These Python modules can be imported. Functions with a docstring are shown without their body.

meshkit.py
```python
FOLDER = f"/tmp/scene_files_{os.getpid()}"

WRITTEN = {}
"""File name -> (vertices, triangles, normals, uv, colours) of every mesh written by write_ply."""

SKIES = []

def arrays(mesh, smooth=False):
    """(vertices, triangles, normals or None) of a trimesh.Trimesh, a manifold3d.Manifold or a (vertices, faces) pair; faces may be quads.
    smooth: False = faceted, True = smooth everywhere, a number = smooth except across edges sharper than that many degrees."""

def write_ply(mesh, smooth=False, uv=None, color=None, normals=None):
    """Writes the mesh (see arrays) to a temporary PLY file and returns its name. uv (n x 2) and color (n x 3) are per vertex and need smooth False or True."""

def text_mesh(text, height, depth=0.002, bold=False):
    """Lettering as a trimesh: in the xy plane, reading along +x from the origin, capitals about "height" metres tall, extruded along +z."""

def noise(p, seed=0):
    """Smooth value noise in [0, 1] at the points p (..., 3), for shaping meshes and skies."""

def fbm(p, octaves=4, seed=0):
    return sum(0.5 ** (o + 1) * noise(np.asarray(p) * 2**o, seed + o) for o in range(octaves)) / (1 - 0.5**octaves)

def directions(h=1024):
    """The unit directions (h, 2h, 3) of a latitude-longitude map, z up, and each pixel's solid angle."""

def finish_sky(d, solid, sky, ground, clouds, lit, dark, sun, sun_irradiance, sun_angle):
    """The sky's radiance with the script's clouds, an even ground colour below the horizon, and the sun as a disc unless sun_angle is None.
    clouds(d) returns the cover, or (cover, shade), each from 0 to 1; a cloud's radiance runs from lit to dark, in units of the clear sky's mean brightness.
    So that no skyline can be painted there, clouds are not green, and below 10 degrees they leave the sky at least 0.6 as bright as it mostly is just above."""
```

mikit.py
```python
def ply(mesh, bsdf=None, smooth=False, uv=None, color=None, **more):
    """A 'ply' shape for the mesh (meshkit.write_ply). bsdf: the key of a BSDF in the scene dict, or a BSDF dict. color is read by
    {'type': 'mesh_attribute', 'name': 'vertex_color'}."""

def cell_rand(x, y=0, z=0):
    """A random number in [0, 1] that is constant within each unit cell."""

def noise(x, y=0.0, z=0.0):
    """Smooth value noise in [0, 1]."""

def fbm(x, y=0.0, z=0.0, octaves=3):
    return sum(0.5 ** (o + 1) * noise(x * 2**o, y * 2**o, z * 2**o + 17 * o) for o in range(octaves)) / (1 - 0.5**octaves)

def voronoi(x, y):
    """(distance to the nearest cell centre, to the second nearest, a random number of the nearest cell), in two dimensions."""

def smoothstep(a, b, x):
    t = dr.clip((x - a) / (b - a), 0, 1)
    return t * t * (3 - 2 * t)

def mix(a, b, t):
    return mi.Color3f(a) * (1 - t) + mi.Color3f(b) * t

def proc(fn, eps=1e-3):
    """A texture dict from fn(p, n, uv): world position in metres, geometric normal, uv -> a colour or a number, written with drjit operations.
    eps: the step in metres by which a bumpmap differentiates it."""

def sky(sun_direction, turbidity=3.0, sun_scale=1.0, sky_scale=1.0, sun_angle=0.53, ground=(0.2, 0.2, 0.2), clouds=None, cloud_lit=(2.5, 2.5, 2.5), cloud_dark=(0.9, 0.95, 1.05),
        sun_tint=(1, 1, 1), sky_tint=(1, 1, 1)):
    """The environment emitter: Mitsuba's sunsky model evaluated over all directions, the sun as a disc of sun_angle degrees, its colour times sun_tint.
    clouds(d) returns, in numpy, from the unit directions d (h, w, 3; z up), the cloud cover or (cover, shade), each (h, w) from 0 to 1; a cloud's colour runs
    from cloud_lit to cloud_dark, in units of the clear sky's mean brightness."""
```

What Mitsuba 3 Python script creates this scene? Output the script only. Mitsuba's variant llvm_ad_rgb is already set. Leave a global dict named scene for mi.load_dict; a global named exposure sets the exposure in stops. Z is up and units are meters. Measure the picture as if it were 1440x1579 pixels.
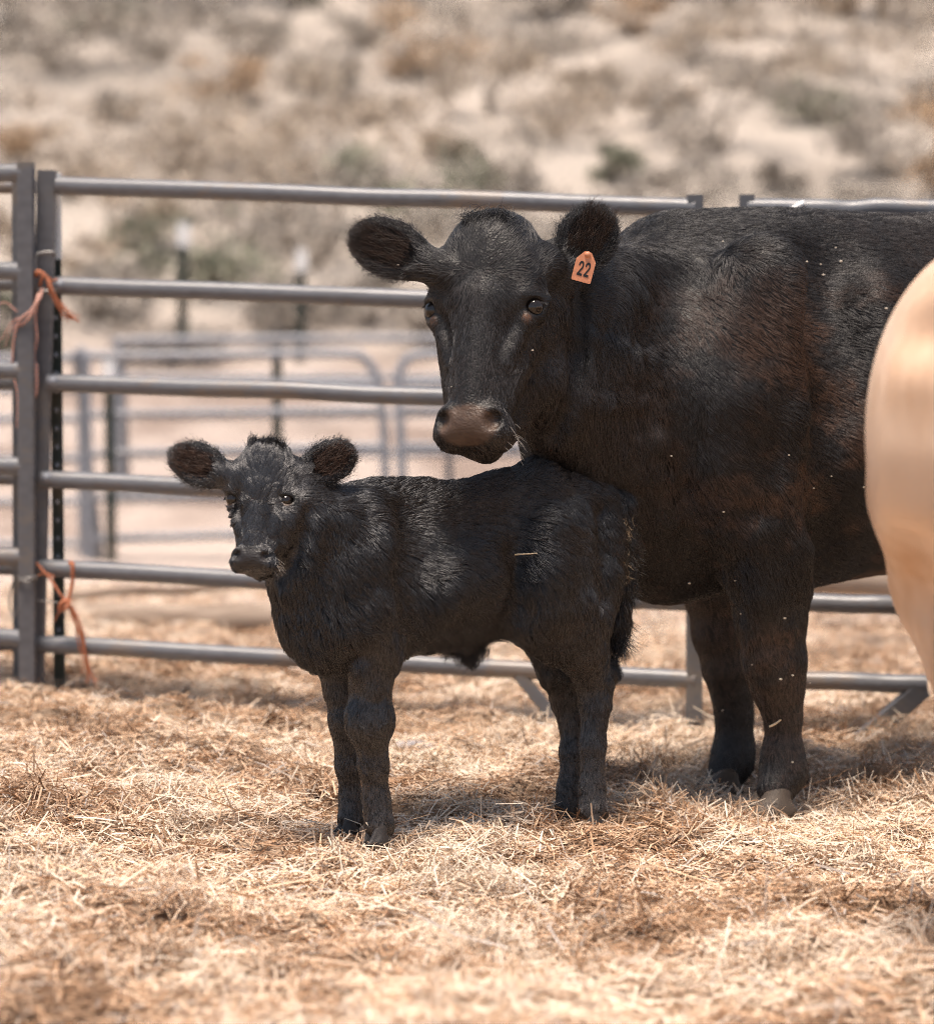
import math, os, tempfile
import numpy as np, trimesh, manifold3d as m3
import mitsuba as mi, mikit, meshkit
from mikit import noise, fbm, smoothstep, mix
from scipy.spatial import cKDTree
from scipy.spatial.transform import Rotation as Rot

# ------------------------------------------------------------------ camera, sky, exposure
T = mi.ScalarTransform4f
EYE = np.array([0.0, 0.0, 1.07])
PITCH, FPX, CU, CV = math.atan(259.5 / 4000), 4000.0, 720.0, 789.5
FWD = np.array([0, math.cos(PITCH), -math.sin(PITCH)])
UP = np.array([0, math.sin(PITCH), math.cos(PITCH)])
RIGHT = np.array([1.0, 0, 0])
scene, labels = {}, {}
scene['camera'] = {'type': 'thinlens', 'fov': 2 * math.degrees(math.atan(720 / FPX)), 'fov_axis': 'x',
                   'aperture_radius': 0.020, 'focus_distance': 5.62, 'near_clip': 0.1, 'far_clip': 900.0,
                   'to_world': T().look_at(origin=EYE.tolist(), target=(EYE + FWD).tolist(), up=[0, 0, 1])}
exposure = 2.08
scene['sky'] = mikit.sky((-0.10, -0.22, 0.97), turbidity=3, sun_scale=1.05, sun_angle=18, sky_scale=0.9, ground=(0.3, 0.24, 0.18),
                         clouds=lambda d: 0.35 + 0 * d[..., 2], cloud_lit=(1.7, 1.69, 1.68), sun_tint=(0.95, 0.97, 1.06))
FUR = 1.0


def at(u, v, Y):
    d = FWD + (u - CU) / FPX * RIGHT + (CV - v) / FPX * UP
    return EYE + d * (Y / d[1])


def unit(v):
    v = np.asarray(v, float)
    return v / (np.linalg.norm(v, axis=-1, keepdims=True) + 1e-12)


# ------------------------------------------------------------------ helpers
def key_for(name):
    if name not in scene and name not in labels:
        return name
    i = 1
    while f'{name}_{i:03d}' in scene or f'{name}_{i:03d}' in labels:
        i += 1
    return f'{name}_{i:03d}'


def thing(name, label, cat, group=None):
    k = key_for(name)
    labels[k] = {'label': label, 'category': cat}
    if group:
        labels[k]['group'] = group
    return k


def part(parent, name, mesh, bsdf, smooth=30, label=None, kind=None, **kw):
    k = key_for(f'{parent}__{name}' if parent else name)
    scene[k] = mikit.ply(mesh, bsdf, smooth=smooth, **kw)
    if label or kind:
        labels[k] = {}
        if label: labels[k]['label'] = label
        if kind: labels[k]['kind'] = kind
    return k


def cat(ms):
    return trimesh.util.concatenate(ms)


def tube(pts, r, sides=12, sub=6, cap=True):
    """A round tube through the points (Catmull-Rom between them)."""
    p = np.asarray(pts, float)
    rr = np.broadcast_to(np.asarray(r, float), (len(p),)).copy()
    if len(p) > 2 and sub > 1:
        q = np.vstack([2 * p[0] - p[1], p, 2 * p[-1] - p[-2]])
        out, ro = [], []
        for i in range(len(p) - 1):
            a, b, c, d = q[i:i + 4]
            for t in np.arange(sub) / sub:
                out.append(0.5 * (2 * b + (c - a) * t + (2 * a - 5 * b + 4 * c - d) * t * t + (3 * b - a - 3 * c + d) * t ** 3))
                ro.append(rr[i] * (1 - t) + rr[i + 1] * t)
        p, rr = np.vstack(out + [p[-1]]), np.array(ro + [rr[-1]])
    tan = unit(np.gradient(p, axis=0))
    n = np.cross(tan[0], [0, 0, 1.0])
    n = unit(n) if np.linalg.norm(n) > 0.1 else np.array([1.0, 0, 0])
    ang = np.arange(sides) * 2 * np.pi / sides
    V = []
    for i in range(len(p)):
        n = unit(n - tan[i] * (n @ tan[i]))
        b = np.cross(tan[i], n)
        V.append(p[i] + rr[i] * (np.cos(ang)[:, None] * n + np.sin(ang)[:, None] * b))
    V = np.vstack(V)
    F = []
    for i in range(len(p) - 1):
        j = np.arange(sides); k = (j + 1) % sides
        a, b = i * sides, (i + 1) * sides
        F += [np.stack([a + j, a + k, b + k], 1), np.stack([a + j, b + k, b + j], 1)]
    if cap:
        e = len(V)
        V = np.vstack([V, p[0], p[-1]])
        j = np.arange(sides); k = (j + 1) % sides
        o = (len(p) - 1) * sides
        F += [np.stack([j * 0 + e, k, j], 1), np.stack([j * 0 + e + 1, o + j, o + k], 1)]
    return trimesh.Trimesh(V, np.vstack(F), process=False)


def bar(a, b, w, d=None, bevel=0.004):
    """A square steel tube with rounded edges from a to b."""
    d = d or w
    a, b = np.asarray(a, float), np.asarray(b, float)
    cs = m3.CrossSection([[(-w / 2 + bevel, -d / 2 + bevel), (w / 2 - bevel, -d / 2 + bevel), (w / 2 - bevel, d / 2 - bevel), (-w / 2 + bevel, d / 2 - bevel)]]).offset(bevel, m3.JoinType.Round, 2, 12)
    L = np.linalg.norm(b - a)
    m = m3.Manifold.extrude(cs, L).to_mesh()
    z = (b - a) / L
    y = np.array([0, 1.0, 0]); y = y - z * (y @ z)
    if np.linalg.norm(y) < 0.2: y = np.array([0, 0, 1.0]) - z * z[2]
    y = unit(y); x = np.cross(y, z)
    v = m.vert_properties[:, :3].astype(float)
    return trimesh.Trimesh(a + v @ np.stack([x, y, z]), m.tri_verts, process=False)


# ------------------------------------------------------------------ implicit bodies
class Body:
    """Smooth union of tapered bones and ellipsoids, surfaced by surface nets near the skin only."""

    def __init__(self):
        self.prims = []

    def add(self, a, b, r0, r1, A, k, op):
        self.prims.append((np.asarray(a, float), A @ (np.asarray(b, float) - a), r0, r1, A, k, op))

    def bone(self, a, b, r0, r1, k=0.03, flat=None, op=1):
        A = np.eye(3)
        if flat is not None:
            ax, f = unit(flat[0]), flat[1]
            A = A + (1 / f - 1) * np.outer(ax, ax)
        self.add(a, b, r0, r1, A, k, op)

    def chain(self, pts, radii, k=0.03, flat=None):
        for i in range(len(pts) - 1):
            self.bone(pts[i], pts[i + 1], radii[i], radii[i + 1], k, flat)

    def blob(self, c, r, R=np.eye(3), k=0.03, op=1):
        """ellipsoid at c with radii r along the columns of R"""
        self.add(c, c, 1.0, 1.0, np.diag(1 / np.asarray(r, float)) @ R.T, k, op)

    @staticmethod
    def dist(pr, p):
        a, ab, r0, r1, A, k, op = pr
        q = (p - a) @ A.T
        L = ab @ ab
        if L > 1e-12:
            t = np.clip(q @ ab / L, 0, 1)[:, None]
            q = q - t * ab
            r = r0 + (r1 - r0) * t[:, 0]
        else:
            r = r0
        n = np.linalg.norm(q, axis=1)
        g = np.linalg.norm(q @ A, axis=1) / np.maximum(n, 1e-9)
        return (n - r) / np.maximum(g, 1e-6)

    @staticmethod
    def join(d, e, k, op):
        if op < 0:
            e = -e
            h = np.maximum(k - np.abs(d - e), 0)
            return np.maximum(d, e) + h * h / (4 * k)
        h = np.maximum(k - np.abs(d - e), 0)
        return np.minimum(d, e) - h * h / (4 * k)

    def eval(self, p):
        d = np.full(len(p), 9.0)
        for pr in self.prims:
            d = self.join(d, self.dist(pr, p), pr[5], pr[6])
        return d

    def hit(self, u, v, sink=0.0, Y0=5.0, Y1=7.5):
        """The point of the skin seen at a picture point, sunk by `sink` metres."""
        Y = np.linspace(Y0, Y1, 500)
        d = self.eval(np.array([at(u, v, y) for y in Y]))
        i = np.nonzero(d < 0)[0]
        return at(u, v, Y[i[0] if len(i) else np.argmin(d)] + sink)

    def ridge(self, pts, r, sink, k=0.03, op=1, Y0=5.0, Y1=7.5):
        """A raised fold (or, with op -1, a groove) along picture points on the near skin."""
        P = [self.hit(u, v, sink, Y0, Y1) for u, v in pts]
        for i in range(len(P) - 1):
            self.bone(P[i], P[i + 1], r, r, k, None, op)

    def mesh(self, h):
        ends = []
        for a, ab, r0, r1, A, k, op in self.prims:
            if op > 0:
                Ai = np.linalg.inv(A)
                R = max(r0, r1) * np.linalg.norm(Ai, axis=1) + 0.02
                b = a + Ai @ ab
                ends += [a - R, a + R, b - R, b + R]
        lo, hi = np.min(ends, 0), np.max(ends, 0)
        B = 8
        nb = np.ceil((hi - lo) / (h * B)).astype(int) + 1
        n = nb * B
        ib = np.stack(np.meshgrid(*[np.arange(x) for x in nb], indexing='ij'), -1).reshape(-1, 3)
        cen = lo + (ib + 0.5) * B * h
        half = B * h * 0.87
        pd = np.stack([self.dist(pr, cen) for pr in self.prims])
        cd = np.full(len(cen), 9.0)
        for pr, e in zip(self.prims, pd):
            cd = self.join(cd, e, pr[5], pr[6])
        keep = np.abs(cd) < half * 1.6 + 0.01
        vol = np.where(cd.reshape(nb) > 0, 1.0, -1.0).astype(np.float32)
        vol = np.repeat(np.repeat(np.repeat(vol, B, 0), B, 1), B, 2)
        kb = np.nonzero(keep)[0]
        off = np.stack(np.meshgrid(*[np.arange(B)] * 3, indexing='ij'), -1).reshape(-1, 3)
        idx = (ib[kb][:, None] * B + off[None])
        P = lo + (idx + 0.5) * h
        D = np.full(idx.shape[:2], 9.0)
        for pr, e in zip(self.prims, pd):
            if pr[6] > 0:
                act = e[kb] < cd[kb] + pr[5] + 2.4 * half
            else:
                act = e[kb] < pr[5] + 2.4 * half
            if act.any():
                D[act] = self.join(D[act].ravel(), self.dist(pr, P[act].reshape(-1, 3)), pr[5], pr[6]).reshape(-1, B ** 3)
        I = idx.reshape(-1, 3)
        vol[I[:, 0], I[:, 1], I[:, 2]] = D.ravel()
        return nets(vol, lo + 0.5 * h, h)


def nets(vol, lo, h):
    """Surface nets of a sampled signed distance."""
    s = vol < 0
    nx, ny, nz = vol.shape
    c = [s[i:nx - 1 + i, j:ny - 1 + j, k:nz - 1 + k] for i in (0, 1) for j in (0, 1) for k in (0, 1)]
    cnt = sum(x.astype(np.int8) for x in c)
    cell = np.argwhere((cnt > 0) & (cnt < 8))
    ids = np.full((nx - 1, ny - 1, nz - 1), -1, np.int32)
    ids[cell[:, 0], cell[:, 1], cell[:, 2]] = np.arange(len(cell))
    acc, num = np.zeros((len(cell), 3)), np.zeros(len(cell))
    cor = np.array([(i, j, k) for i in (0, 1) for j in (0, 1) for k in (0, 1)])
    vals = np.stack([vol[cell[:, 0] + o[0], cell[:, 1] + o[1], cell[:, 2] + o[2]] for o in cor], 1).astype(float)
    for a in range(8):
        for b in range(a + 1, 8):
            if np.abs(cor[a] - cor[b]).sum() == 1:
                va, vb = vals[:, a], vals[:, b]
                x = (va < 0) != (vb < 0)
                t = np.where(x, va / np.where(x, va - vb, 1), 0)[:, None]
                acc += np.where(x[:, None], cor[a] + t * (cor[b] - cor[a]), 0)
                num += x
    V = lo + (cell + acc / num[:, None]) * h
    F = []
    for ax in range(3):
        u, w = (ax + 1) % 3, (ax + 2) % 3
        sl = [slice(None)] * 3; sl[ax] = slice(0, -1); e0 = s[tuple(sl)]
        sl[ax] = slice(1, None); e1 = s[tuple(sl)]
        ed = np.argwhere(e0 != e1)
        ed = ed[(ed[:, u] > 0) & (ed[:, w] > 0) & (ed[:, u] < vol.shape[u] - 1) & (ed[:, w] < vol.shape[w] - 1)]
        flip = s[ed[:, 0], ed[:, 1], ed[:, 2]]
        q = []
        for du, dw in ((-1, -1), (0, -1), (0, 0), (-1, 0)):
            t = ed.copy(); t[:, u] += du; t[:, w] += dw
            q.append(ids[t[:, 0], t[:, 1], t[:, 2]])
        q = np.stack(q, 1)
        q = np.where(flip[:, None], q, q[:, ::-1])
        F += [q[:, [0, 1, 2]], q[:, [0, 2, 3]]]
    F = np.vstack(F)
    m = trimesh.Trimesh(V, F[(F >= 0).all(1)], process=False)
    parts = trimesh.graph.connected_components(m.face_adjacency, nodes=np.arange(len(m.faces)))
    big = max(parts, key=len)
    m = trimesh.Trimesh(V, m.faces[big], process=False)
    m.remove_unreferenced_vertices()
    return m


def frame(yaw, pitch, roll):
    """Head axes: columns x (to the viewer's right when facing the camera), y (into the head), z (up the face)."""
    return Rot.from_euler('zxy', [yaw, pitch, roll], degrees=True).as_matrix()


# ------------------------------------------------------------------ materials
def C(x):
    return {'type': 'rgb', 'value': list(map(float, x))}


def mat(name, color, rough=0.6, spec=0.5, metal=0.0, two=True, **kw):
    col = C(color) if not callable(color) else mikit.proc(color)
    b = {'type': 'principled', 'base_color': col, 'roughness': rough if not callable(rough) else mikit.proc(rough), 'specular': spec, 'metallic': metal, **kw}
    scene[name] = {'type': 'twosided', 'b': b} if two else b
    return name


def vmat(name, rough=0.6, spec=0.4):
    scene[name] = {'type': 'twosided', 'b': {'type': 'principled', 'base_color': {'type': 'mesh_attribute', 'name': 'vertex_color'}, 'roughness': rough, 'specular': spec}}
    return name


def dirty_steel(base, dirt, amount):
    def fn(p, n, uv):
        a = fbm(p.x * 6, p.y * 6, p.z * 6, octaves=4)
        b = noise(p.x * 45, p.y * 45, p.z * 60)
        low = smoothstep(0.45, 0.0, p.z)
        t = smoothstep(0.52, 0.75, a + 0.25 * (b - 0.5) + 0.09 * low) * amount
        return mix(mix(base, [c * 0.75 for c in base], b), dirt, t)
    return fn


mat('pipe_paint', dirty_steel((0.155, 0.16, 0.175), (0.22, 0.17, 0.13), 0.55), 0.38, 0.55)
mat('post_paint', dirty_steel((0.115, 0.115, 0.125), (0.20, 0.165, 0.13), 0.4), 0.48, 0.5)
mat('galvanised', dirty_steel((0.27, 0.285, 0.32), (0.25, 0.23, 0.21), 0.3), 0.42, 0.5)
mat('green_post', dirty_steel((0.018, 0.026, 0.020), (0.10, 0.07, 0.04), 0.5), 0.55, 0.4)
mat('white_paint', (0.78, 0.78, 0.77), 0.5)
mat('wire', (0.35, 0.34, 0.33), 0.35, 0.5, 0.6)
mat('orange_twine', lambda p, n, uv: mix((0.50, 0.19, 0.10), (0.34, 0.13, 0.075), noise(p.x * 220, p.y * 220, p.z * 220)), 0.75, 0.2)
mat('pink_twine', lambda p, n, uv: mix((0.60, 0.36, 0.30), (0.45, 0.24, 0.19), noise(p.x * 200, p.y * 200, p.z * 90)), 0.75, 0.2)
vmat('straw_mat', 0.55, 0.35)
vmat('leaf_mat', 0.7, 0.2)
mat('bark', lambda p, n, uv: mix((0.20, 0.16, 0.125), (0.09, 0.07, 0.055), fbm(p.x * 9, p.y * 9, p.z * 2.5)), 0.85, 0.2)


def ground_color(p, n, uv):
    a = fbm(p.x * 3.1, p.y * 3.1, 0.3, octaves=5)
    b = fbm(p.x * 40, p.y * 40, 2.0, octaves=3)
    near = mix((0.16, 0.105, 0.07), (0.40, 0.30, 0.215), smoothstep(0.3, 0.65, 0.5 * a + 0.5 * b))
    c = fbm(p.x * 0.8, p.y * 0.5, 5.0, octaves=5)
    far = mix((0.20, 0.155, 0.13), (0.33, 0.275, 0.24), smoothstep(0.3, 0.62, c))
    hill = mix((0.25, 0.22, 0.19), (0.34, 0.30, 0.26), smoothstep(0.35, 0.62, fbm(p.x * 0.35, p.y * 0.2, 9.0, octaves=5)))
    return mix(mix(near, far, smoothstep(8.0, 13.0, p.y)), hill, smoothstep(34.0, 46.0, p.y))


mat('ground_mat', ground_color, 0.9, 0.15)

# ------------------------------------------------------------------ the ground
KY = np.array([-60, 0, 8.2, 12, 19, 26, 32, 40, 55, 80, 120, 200, 300, 420])
KZ = np.array([0, 0, 0.0, -0.14, -0.52, -0.50, 0.15, 1.0, 4.3, 11.0, 22, 44, 68, 84])


# where the hooves press the bedding down: (ankle, sole, size), each a picture point at a depth
CALF_HOOVES = [((587, 1268, 5.49), (584, 1301, 5.48), .031), ((540, 1258, 5.61), (538, 1284, 5.60), .027),
               ((917, 1246, 5.77), (915, 1277, 5.76), .031), ((875, 1240, 5.89), (874, 1265, 5.88), .028)]
COW_HOOVES = [((1196, 1218, 6.04), (1190, 1257, 6.02), .068), ((1117, 1195, 6.39), (1111, 1225, 6.37), .066)]
PADS = [(at(*g), s * 2.6) for _, g, s in CALF_HOOVES + COW_HOOVES]


def ground_z(x, y, fine=True):
    x, y = np.broadcast_arrays(np.asarray(x, float), np.asarray(y, float))
    z = np.interp(y, KY, KZ) - 0.036 * np.clip(x, -4, 4) * np.clip((10.2 - y) / 2, 0, 1)
    P = np.stack([x, y, 0 * x], -1)
    z = z + np.clip((y - 40) / 80, 0, 1) * 9 * (meshkit.fbm(P * 0.03, 3, 5) - 0.5)
    near = np.clip((16 - y) / 6, 0.25, 1)
    z = z + near * (0.10 * (meshkit.fbm(P * 1.3, 3, 1) - 0.5))
    if fine:
        n2 = meshkit.fbm(P * 7.0, 3, 3)
        z = z + near * (0.09 * (n2 - 0.5) + 0.02 * (meshkit.noise(P * 34, 8) - 0.5))
    for c, r in PADS:
        t = np.exp(-((x - c[0]) ** 2 + (y - c[1]) ** 2) / (2 * r * r))
        z = z + (c[2] - 0.012 - z) * t
    return z


def spaced(lo, hi, fine, step, grow=1.13):
    a = list(np.arange(fine[0], fine[1], step))
    s = step
    while a[-1] < hi: s *= grow; a.append(a[-1] + s)
    s = step
    while a[0] > lo: s *= grow; a.insert(0, a[0] - s)
    return np.array(a)


xs, ys = spaced(-420, 420, (-2.4, 2.4), 0.017), spaced(-30, 430, (3.7, 9.6), 0.017, 1.07)
gx, gy = np.meshgrid(xs, ys, indexing='ij')
gz = ground_z(gx, gy)
nx, ny = gx.shape
i, j = np.meshgrid(np.arange(nx - 1), np.arange(ny - 1), indexing='ij')
q = (i * ny + j).ravel()
gf = np.vstack([np.stack([q, q + ny, q + ny + 1], 1), np.stack([q, q + ny + 1, q + 1], 1)])
scene['ground'] = mikit.ply(trimesh.Trimesh(np.stack([gx, gy, gz], -1).reshape(-1, 3), gf, process=False), 'ground_mat', smooth=True)
labels['ground'] = {'label': 'straw covered pen floor running up into a dry tan hillside', 'kind': 'structure'}
del gx, gy, gz, gf, q, i, j
# ------------------------------------------------------------------ animals: heads, hooves, coats
def frame(yaw, pitch, roll):
    """Head axes: columns x (to the viewer's right when the animal faces the camera), y (into the head), z (up the face)."""
    return Rot.from_euler('xzy', [pitch, yaw, roll], degrees=True).as_matrix()


class Head:
    """A bovine head in a frame of its own: 1 unit from poll to chin, face towards -y."""

    def __init__(self, body, origin, R, L, broad=1.0, low=1.0, ez=0.102, lid=0.044, eye=(.173, .066)):
        self.b, self.o, self.R, self.L = body, np.asarray(origin, float), R, L
        self.broad, self.low, self.ez, self.lid, self.eye = broad, low, ez, lid, eye

    def sx(self, z):
        return self.low + (self.broad - self.low) * np.clip((np.asarray(z) + .30) / .33, 0, 1)      # brow wider than muzzle

    def w(self, p):
        p = np.array(p, float)
        p[0] = p[0] * self.sx(p[2])
        return self.o + self.R @ (p * self.L)

    def local(self, v):
        q = ((v - self.o) @ self.R) / self.L
        q[:, 0] /= self.sx(q[:, 2])
        return q

    def blob(self, c, r, k=0.05, op=1, rot=None):
        R = self.R if rot is None else self.R @ Rot.from_euler('xyz', rot, degrees=True).as_matrix()
        self.b.blob(self.w(c), np.asarray(r) * [self.sx(c[2]), 1, 1] * self.L, R, k * self.L, op)

    def bone(self, a, b, r0, r1, k=0.05, flat=None, op=1):
        fl = None if flat is None else (self.R @ np.asarray(flat[0], float), flat[1])
        self.b.bone(self.w(a), self.w(b), r0 * self.L, r1 * self.L, k * self.L, fl, op)

    def build(self, cheek=0.0):
        e, dx, dy = self.ez, self.eye[0] - .173, self.eye[1] - .066
        X = (1, 0, 0)
        self.blob((0, .17, .22), (.19, .19, .26), .08)                      # skull
        self.blob((0, .16, .41), (.115, .12, .09), .10)                     # poll
        self.blob((0, .06, .22), (.165, .075, .20), .08)                    # forehead
        self.bone((-.13, .10, .13), (.13, .10, .13), .085, .085, .06)       # brow
        self.bone((0, .055, .10), (0, .00, -.31), .115, .082, .06)           # bridge of the nose
        for s in (-1, 1):
            self.bone((s * .10, .15, .0), (s * .055, .06, -.33), .10, .078, .06)       # side of the face
            self.bone((s * .135, .30, .14), (s * .075, .27, -.33), .105 + cheek, .066 + cheek, .07)      # cheek and jaw
            self.blob((s * .120, .28, .08), (.055, .12, .15), .05)                      # masseter
            self.blob((s * (.168 + dx), .085 + dy, e + .003), (.046, .062, .058), .03)                   # eye socket
            self.bone((s * (.148 + dx), .025 + dy, e + self.lid), (s * (.200 + dx), .105 + dy, e + self.lid - .004), .027, .026, .016)   # upper lid
            self.bone((s * (.158 + dx), .030 + dy, e - self.lid - .004), (s * (.195 + dx), .09 + dy, e - self.lid), .015, .015, .016)   # lower lid   # upper lid and brow ridge
            self.bone((s * .155, .045, e - .07), (s * .105, .03, e - .23), .022, .02, .04)       # facial crest
            self.blob((s * .085, .02, -.415), (.082, .10, .074), .04)                   # lip
            self.blob((s * .085, -.025, -.355), (.055, .06, .055), .03)                 # wing of the nostril
            self.blob((s * .17, .20, .30), (.07, .09, .08), .06)                         # root of the ear
        self.blob((0, .01, -.385), (.130, .100, .085), .04)                  # muzzle pad
        self.bone((0, .30, -.15), (0, .16, -.43), .095, .076, .06)           # chin
        self.blob((0, .095, -.455), (.085, .065, .045), .03)
        for s in (-1, 1):
            self.blob((s * .100, -.085, -.376), (.029, .056, .040), .014, -1, (18, s * -8, s * -28))   # nostril
            self.blob((s * (.190 + dx), .036 + dy, e), (.034, .036, .031), .012, -1)                            # eye hollow
        self.bone((-.14, .0, -.452), (.14, .0, -.452), .009, .009, .012, None, -1)                       # mouth

    def eyes(self, parent, r):
        for s in (-1, 1):
            m = trimesh.creation.icosphere(3, r * self.L)
            m.apply_translation(self.w((s * self.eye[0], self.eye[1], self.ez)))
            part(parent, 'eye', m, 'eye_mat', True)


def ear(body, base, tip, width, facing, thick, cup=0.7, k=0.02):
    """A leaf-shaped, cupped ear from base to tip that opens towards `facing`."""
    base, tip = np.asarray(base, float), np.asarray(tip, float)
    L = np.linalg.norm(tip - base)
    x = unit(tip - base)
    z = unit(np.asarray(facing, float) - x * (x @ np.asarray(facing, float)))
    y = np.cross(z, x)
    R = np.stack([x, y, z], 1)
    c = base + x * L * 0.56
    body.bone(base - x * L * 0.10, base + x * L * 0.25, width * 0.30, width * 0.34, k)
    body.blob(c, (L * 0.46, width * 0.5, thick), R, k)
    body.blob(c + z * thick * 0.95 + x * L * 0.02, (L * 0.40, width * 0.5 * cup, thick * 1.05), R, 0.008, -1)


def hoof(parent, ankle, sole, fwd, size, bsdf):
    """Two rounded claws side by side, wider at the ground, toes forward, and the soft band above them."""
    f = unit(np.array([fwd[0], fwd[1], 0])); l = np.array([-f[1], f[0], 0])
    ankle, sole = np.asarray(ankle, float), np.asarray(sole, float)
    h = ankle[2] - sole[2]
    b = Body()
    for s in (-1, 1):
        c = sole + l * s * size * .44 - U3 * size * .04
        top = ankle + l * s * size * .34 - U3 * h * .10
        b.bone(c - f * size * .35 + U3 * size * .20, c + f * size * 1.05 + U3 * size * .09, size * .36, size * .14, size * .2)
        b.bone(top - f * size * .10, c + f * size * .10 + U3 * size * .20, size * .28, size * .40, size * .3)
        b.bone(c + f * size * .92 + U3 * size * .10, top + f * size * .24, size * .15, size * .26, size * .2)
        b.bone(c + f * size * .35 + U3 * size * .05, top, size * .30, size * .34, size * .2)
    b.bone(sole + f * size * 1.1 + U3 * size * .1, ankle + f * size * .75, size * .07, size * .03, size * .06, None, -1)
    b.bone(sole + f * size * .4 + U3 * size * .0, ankle + f * size * .6, size * .10, size * .04, size * .06, None, -1)
    m = b.mesh(size / 11)
    part(parent, 'hoof', m, bsdf, True)


def curve_file(paths, radii):
    """Writes strands (n, m, 3) with radii (n, m) for a linearcurve and returns the name."""
    n, m, _ = paths.shape
    fd, name = tempfile.mkstemp(suffix='.txt')
    rows = np.concatenate([paths, np.broadcast_to(radii, (n, m))[..., None]], -1)
    block = '\n'.join(['%.5f %.5f %.5f %.5f'] * m) + '\n\n'
    with os.fdopen(fd, 'w') as f:
        for a in range(0, n, 20000):
            r = rows[a:a + 20000]
            f.write((block * len(r)) % tuple(r.ravel()))
    return name


def strand_mesh(P, R):
    """The same strands as fine three-sided tubes in one mesh, for the small tufts."""
    n, m, _ = P.shape
    R = np.broadcast_to(R, (n, m))
    t = unit(np.gradient(P, axis=1))
    a = unit(np.cross(t, np.where(np.abs(t[..., 2:]) < .9, [0, 0, 1.0], [1.0, 0, 0])))
    b = np.cross(t, a)
    V = np.stack([P + R[..., None] * (np.cos(q) * a + np.sin(q) * b) for q in np.arange(3) * 2 * np.pi / 3], 2)
    i, j = np.meshgrid(np.arange(m - 1), np.arange(3), indexing='ij')
    q = np.stack([i * 3 + j, i * 3 + (j + 1) % 3, (i + 1) * 3 + (j + 1) % 3, (i + 1) * 3 + j], -1).reshape(-1, 4)
    F = np.vstack([q[:, [0, 1, 2]], q[:, [0, 2, 3]]])
    F = (F[None] + (np.arange(n) * m * 3)[:, None, None]).reshape(-1, 3)
    return trimesh.Trimesh(V.reshape(-1, 3), F, process=False)


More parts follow.
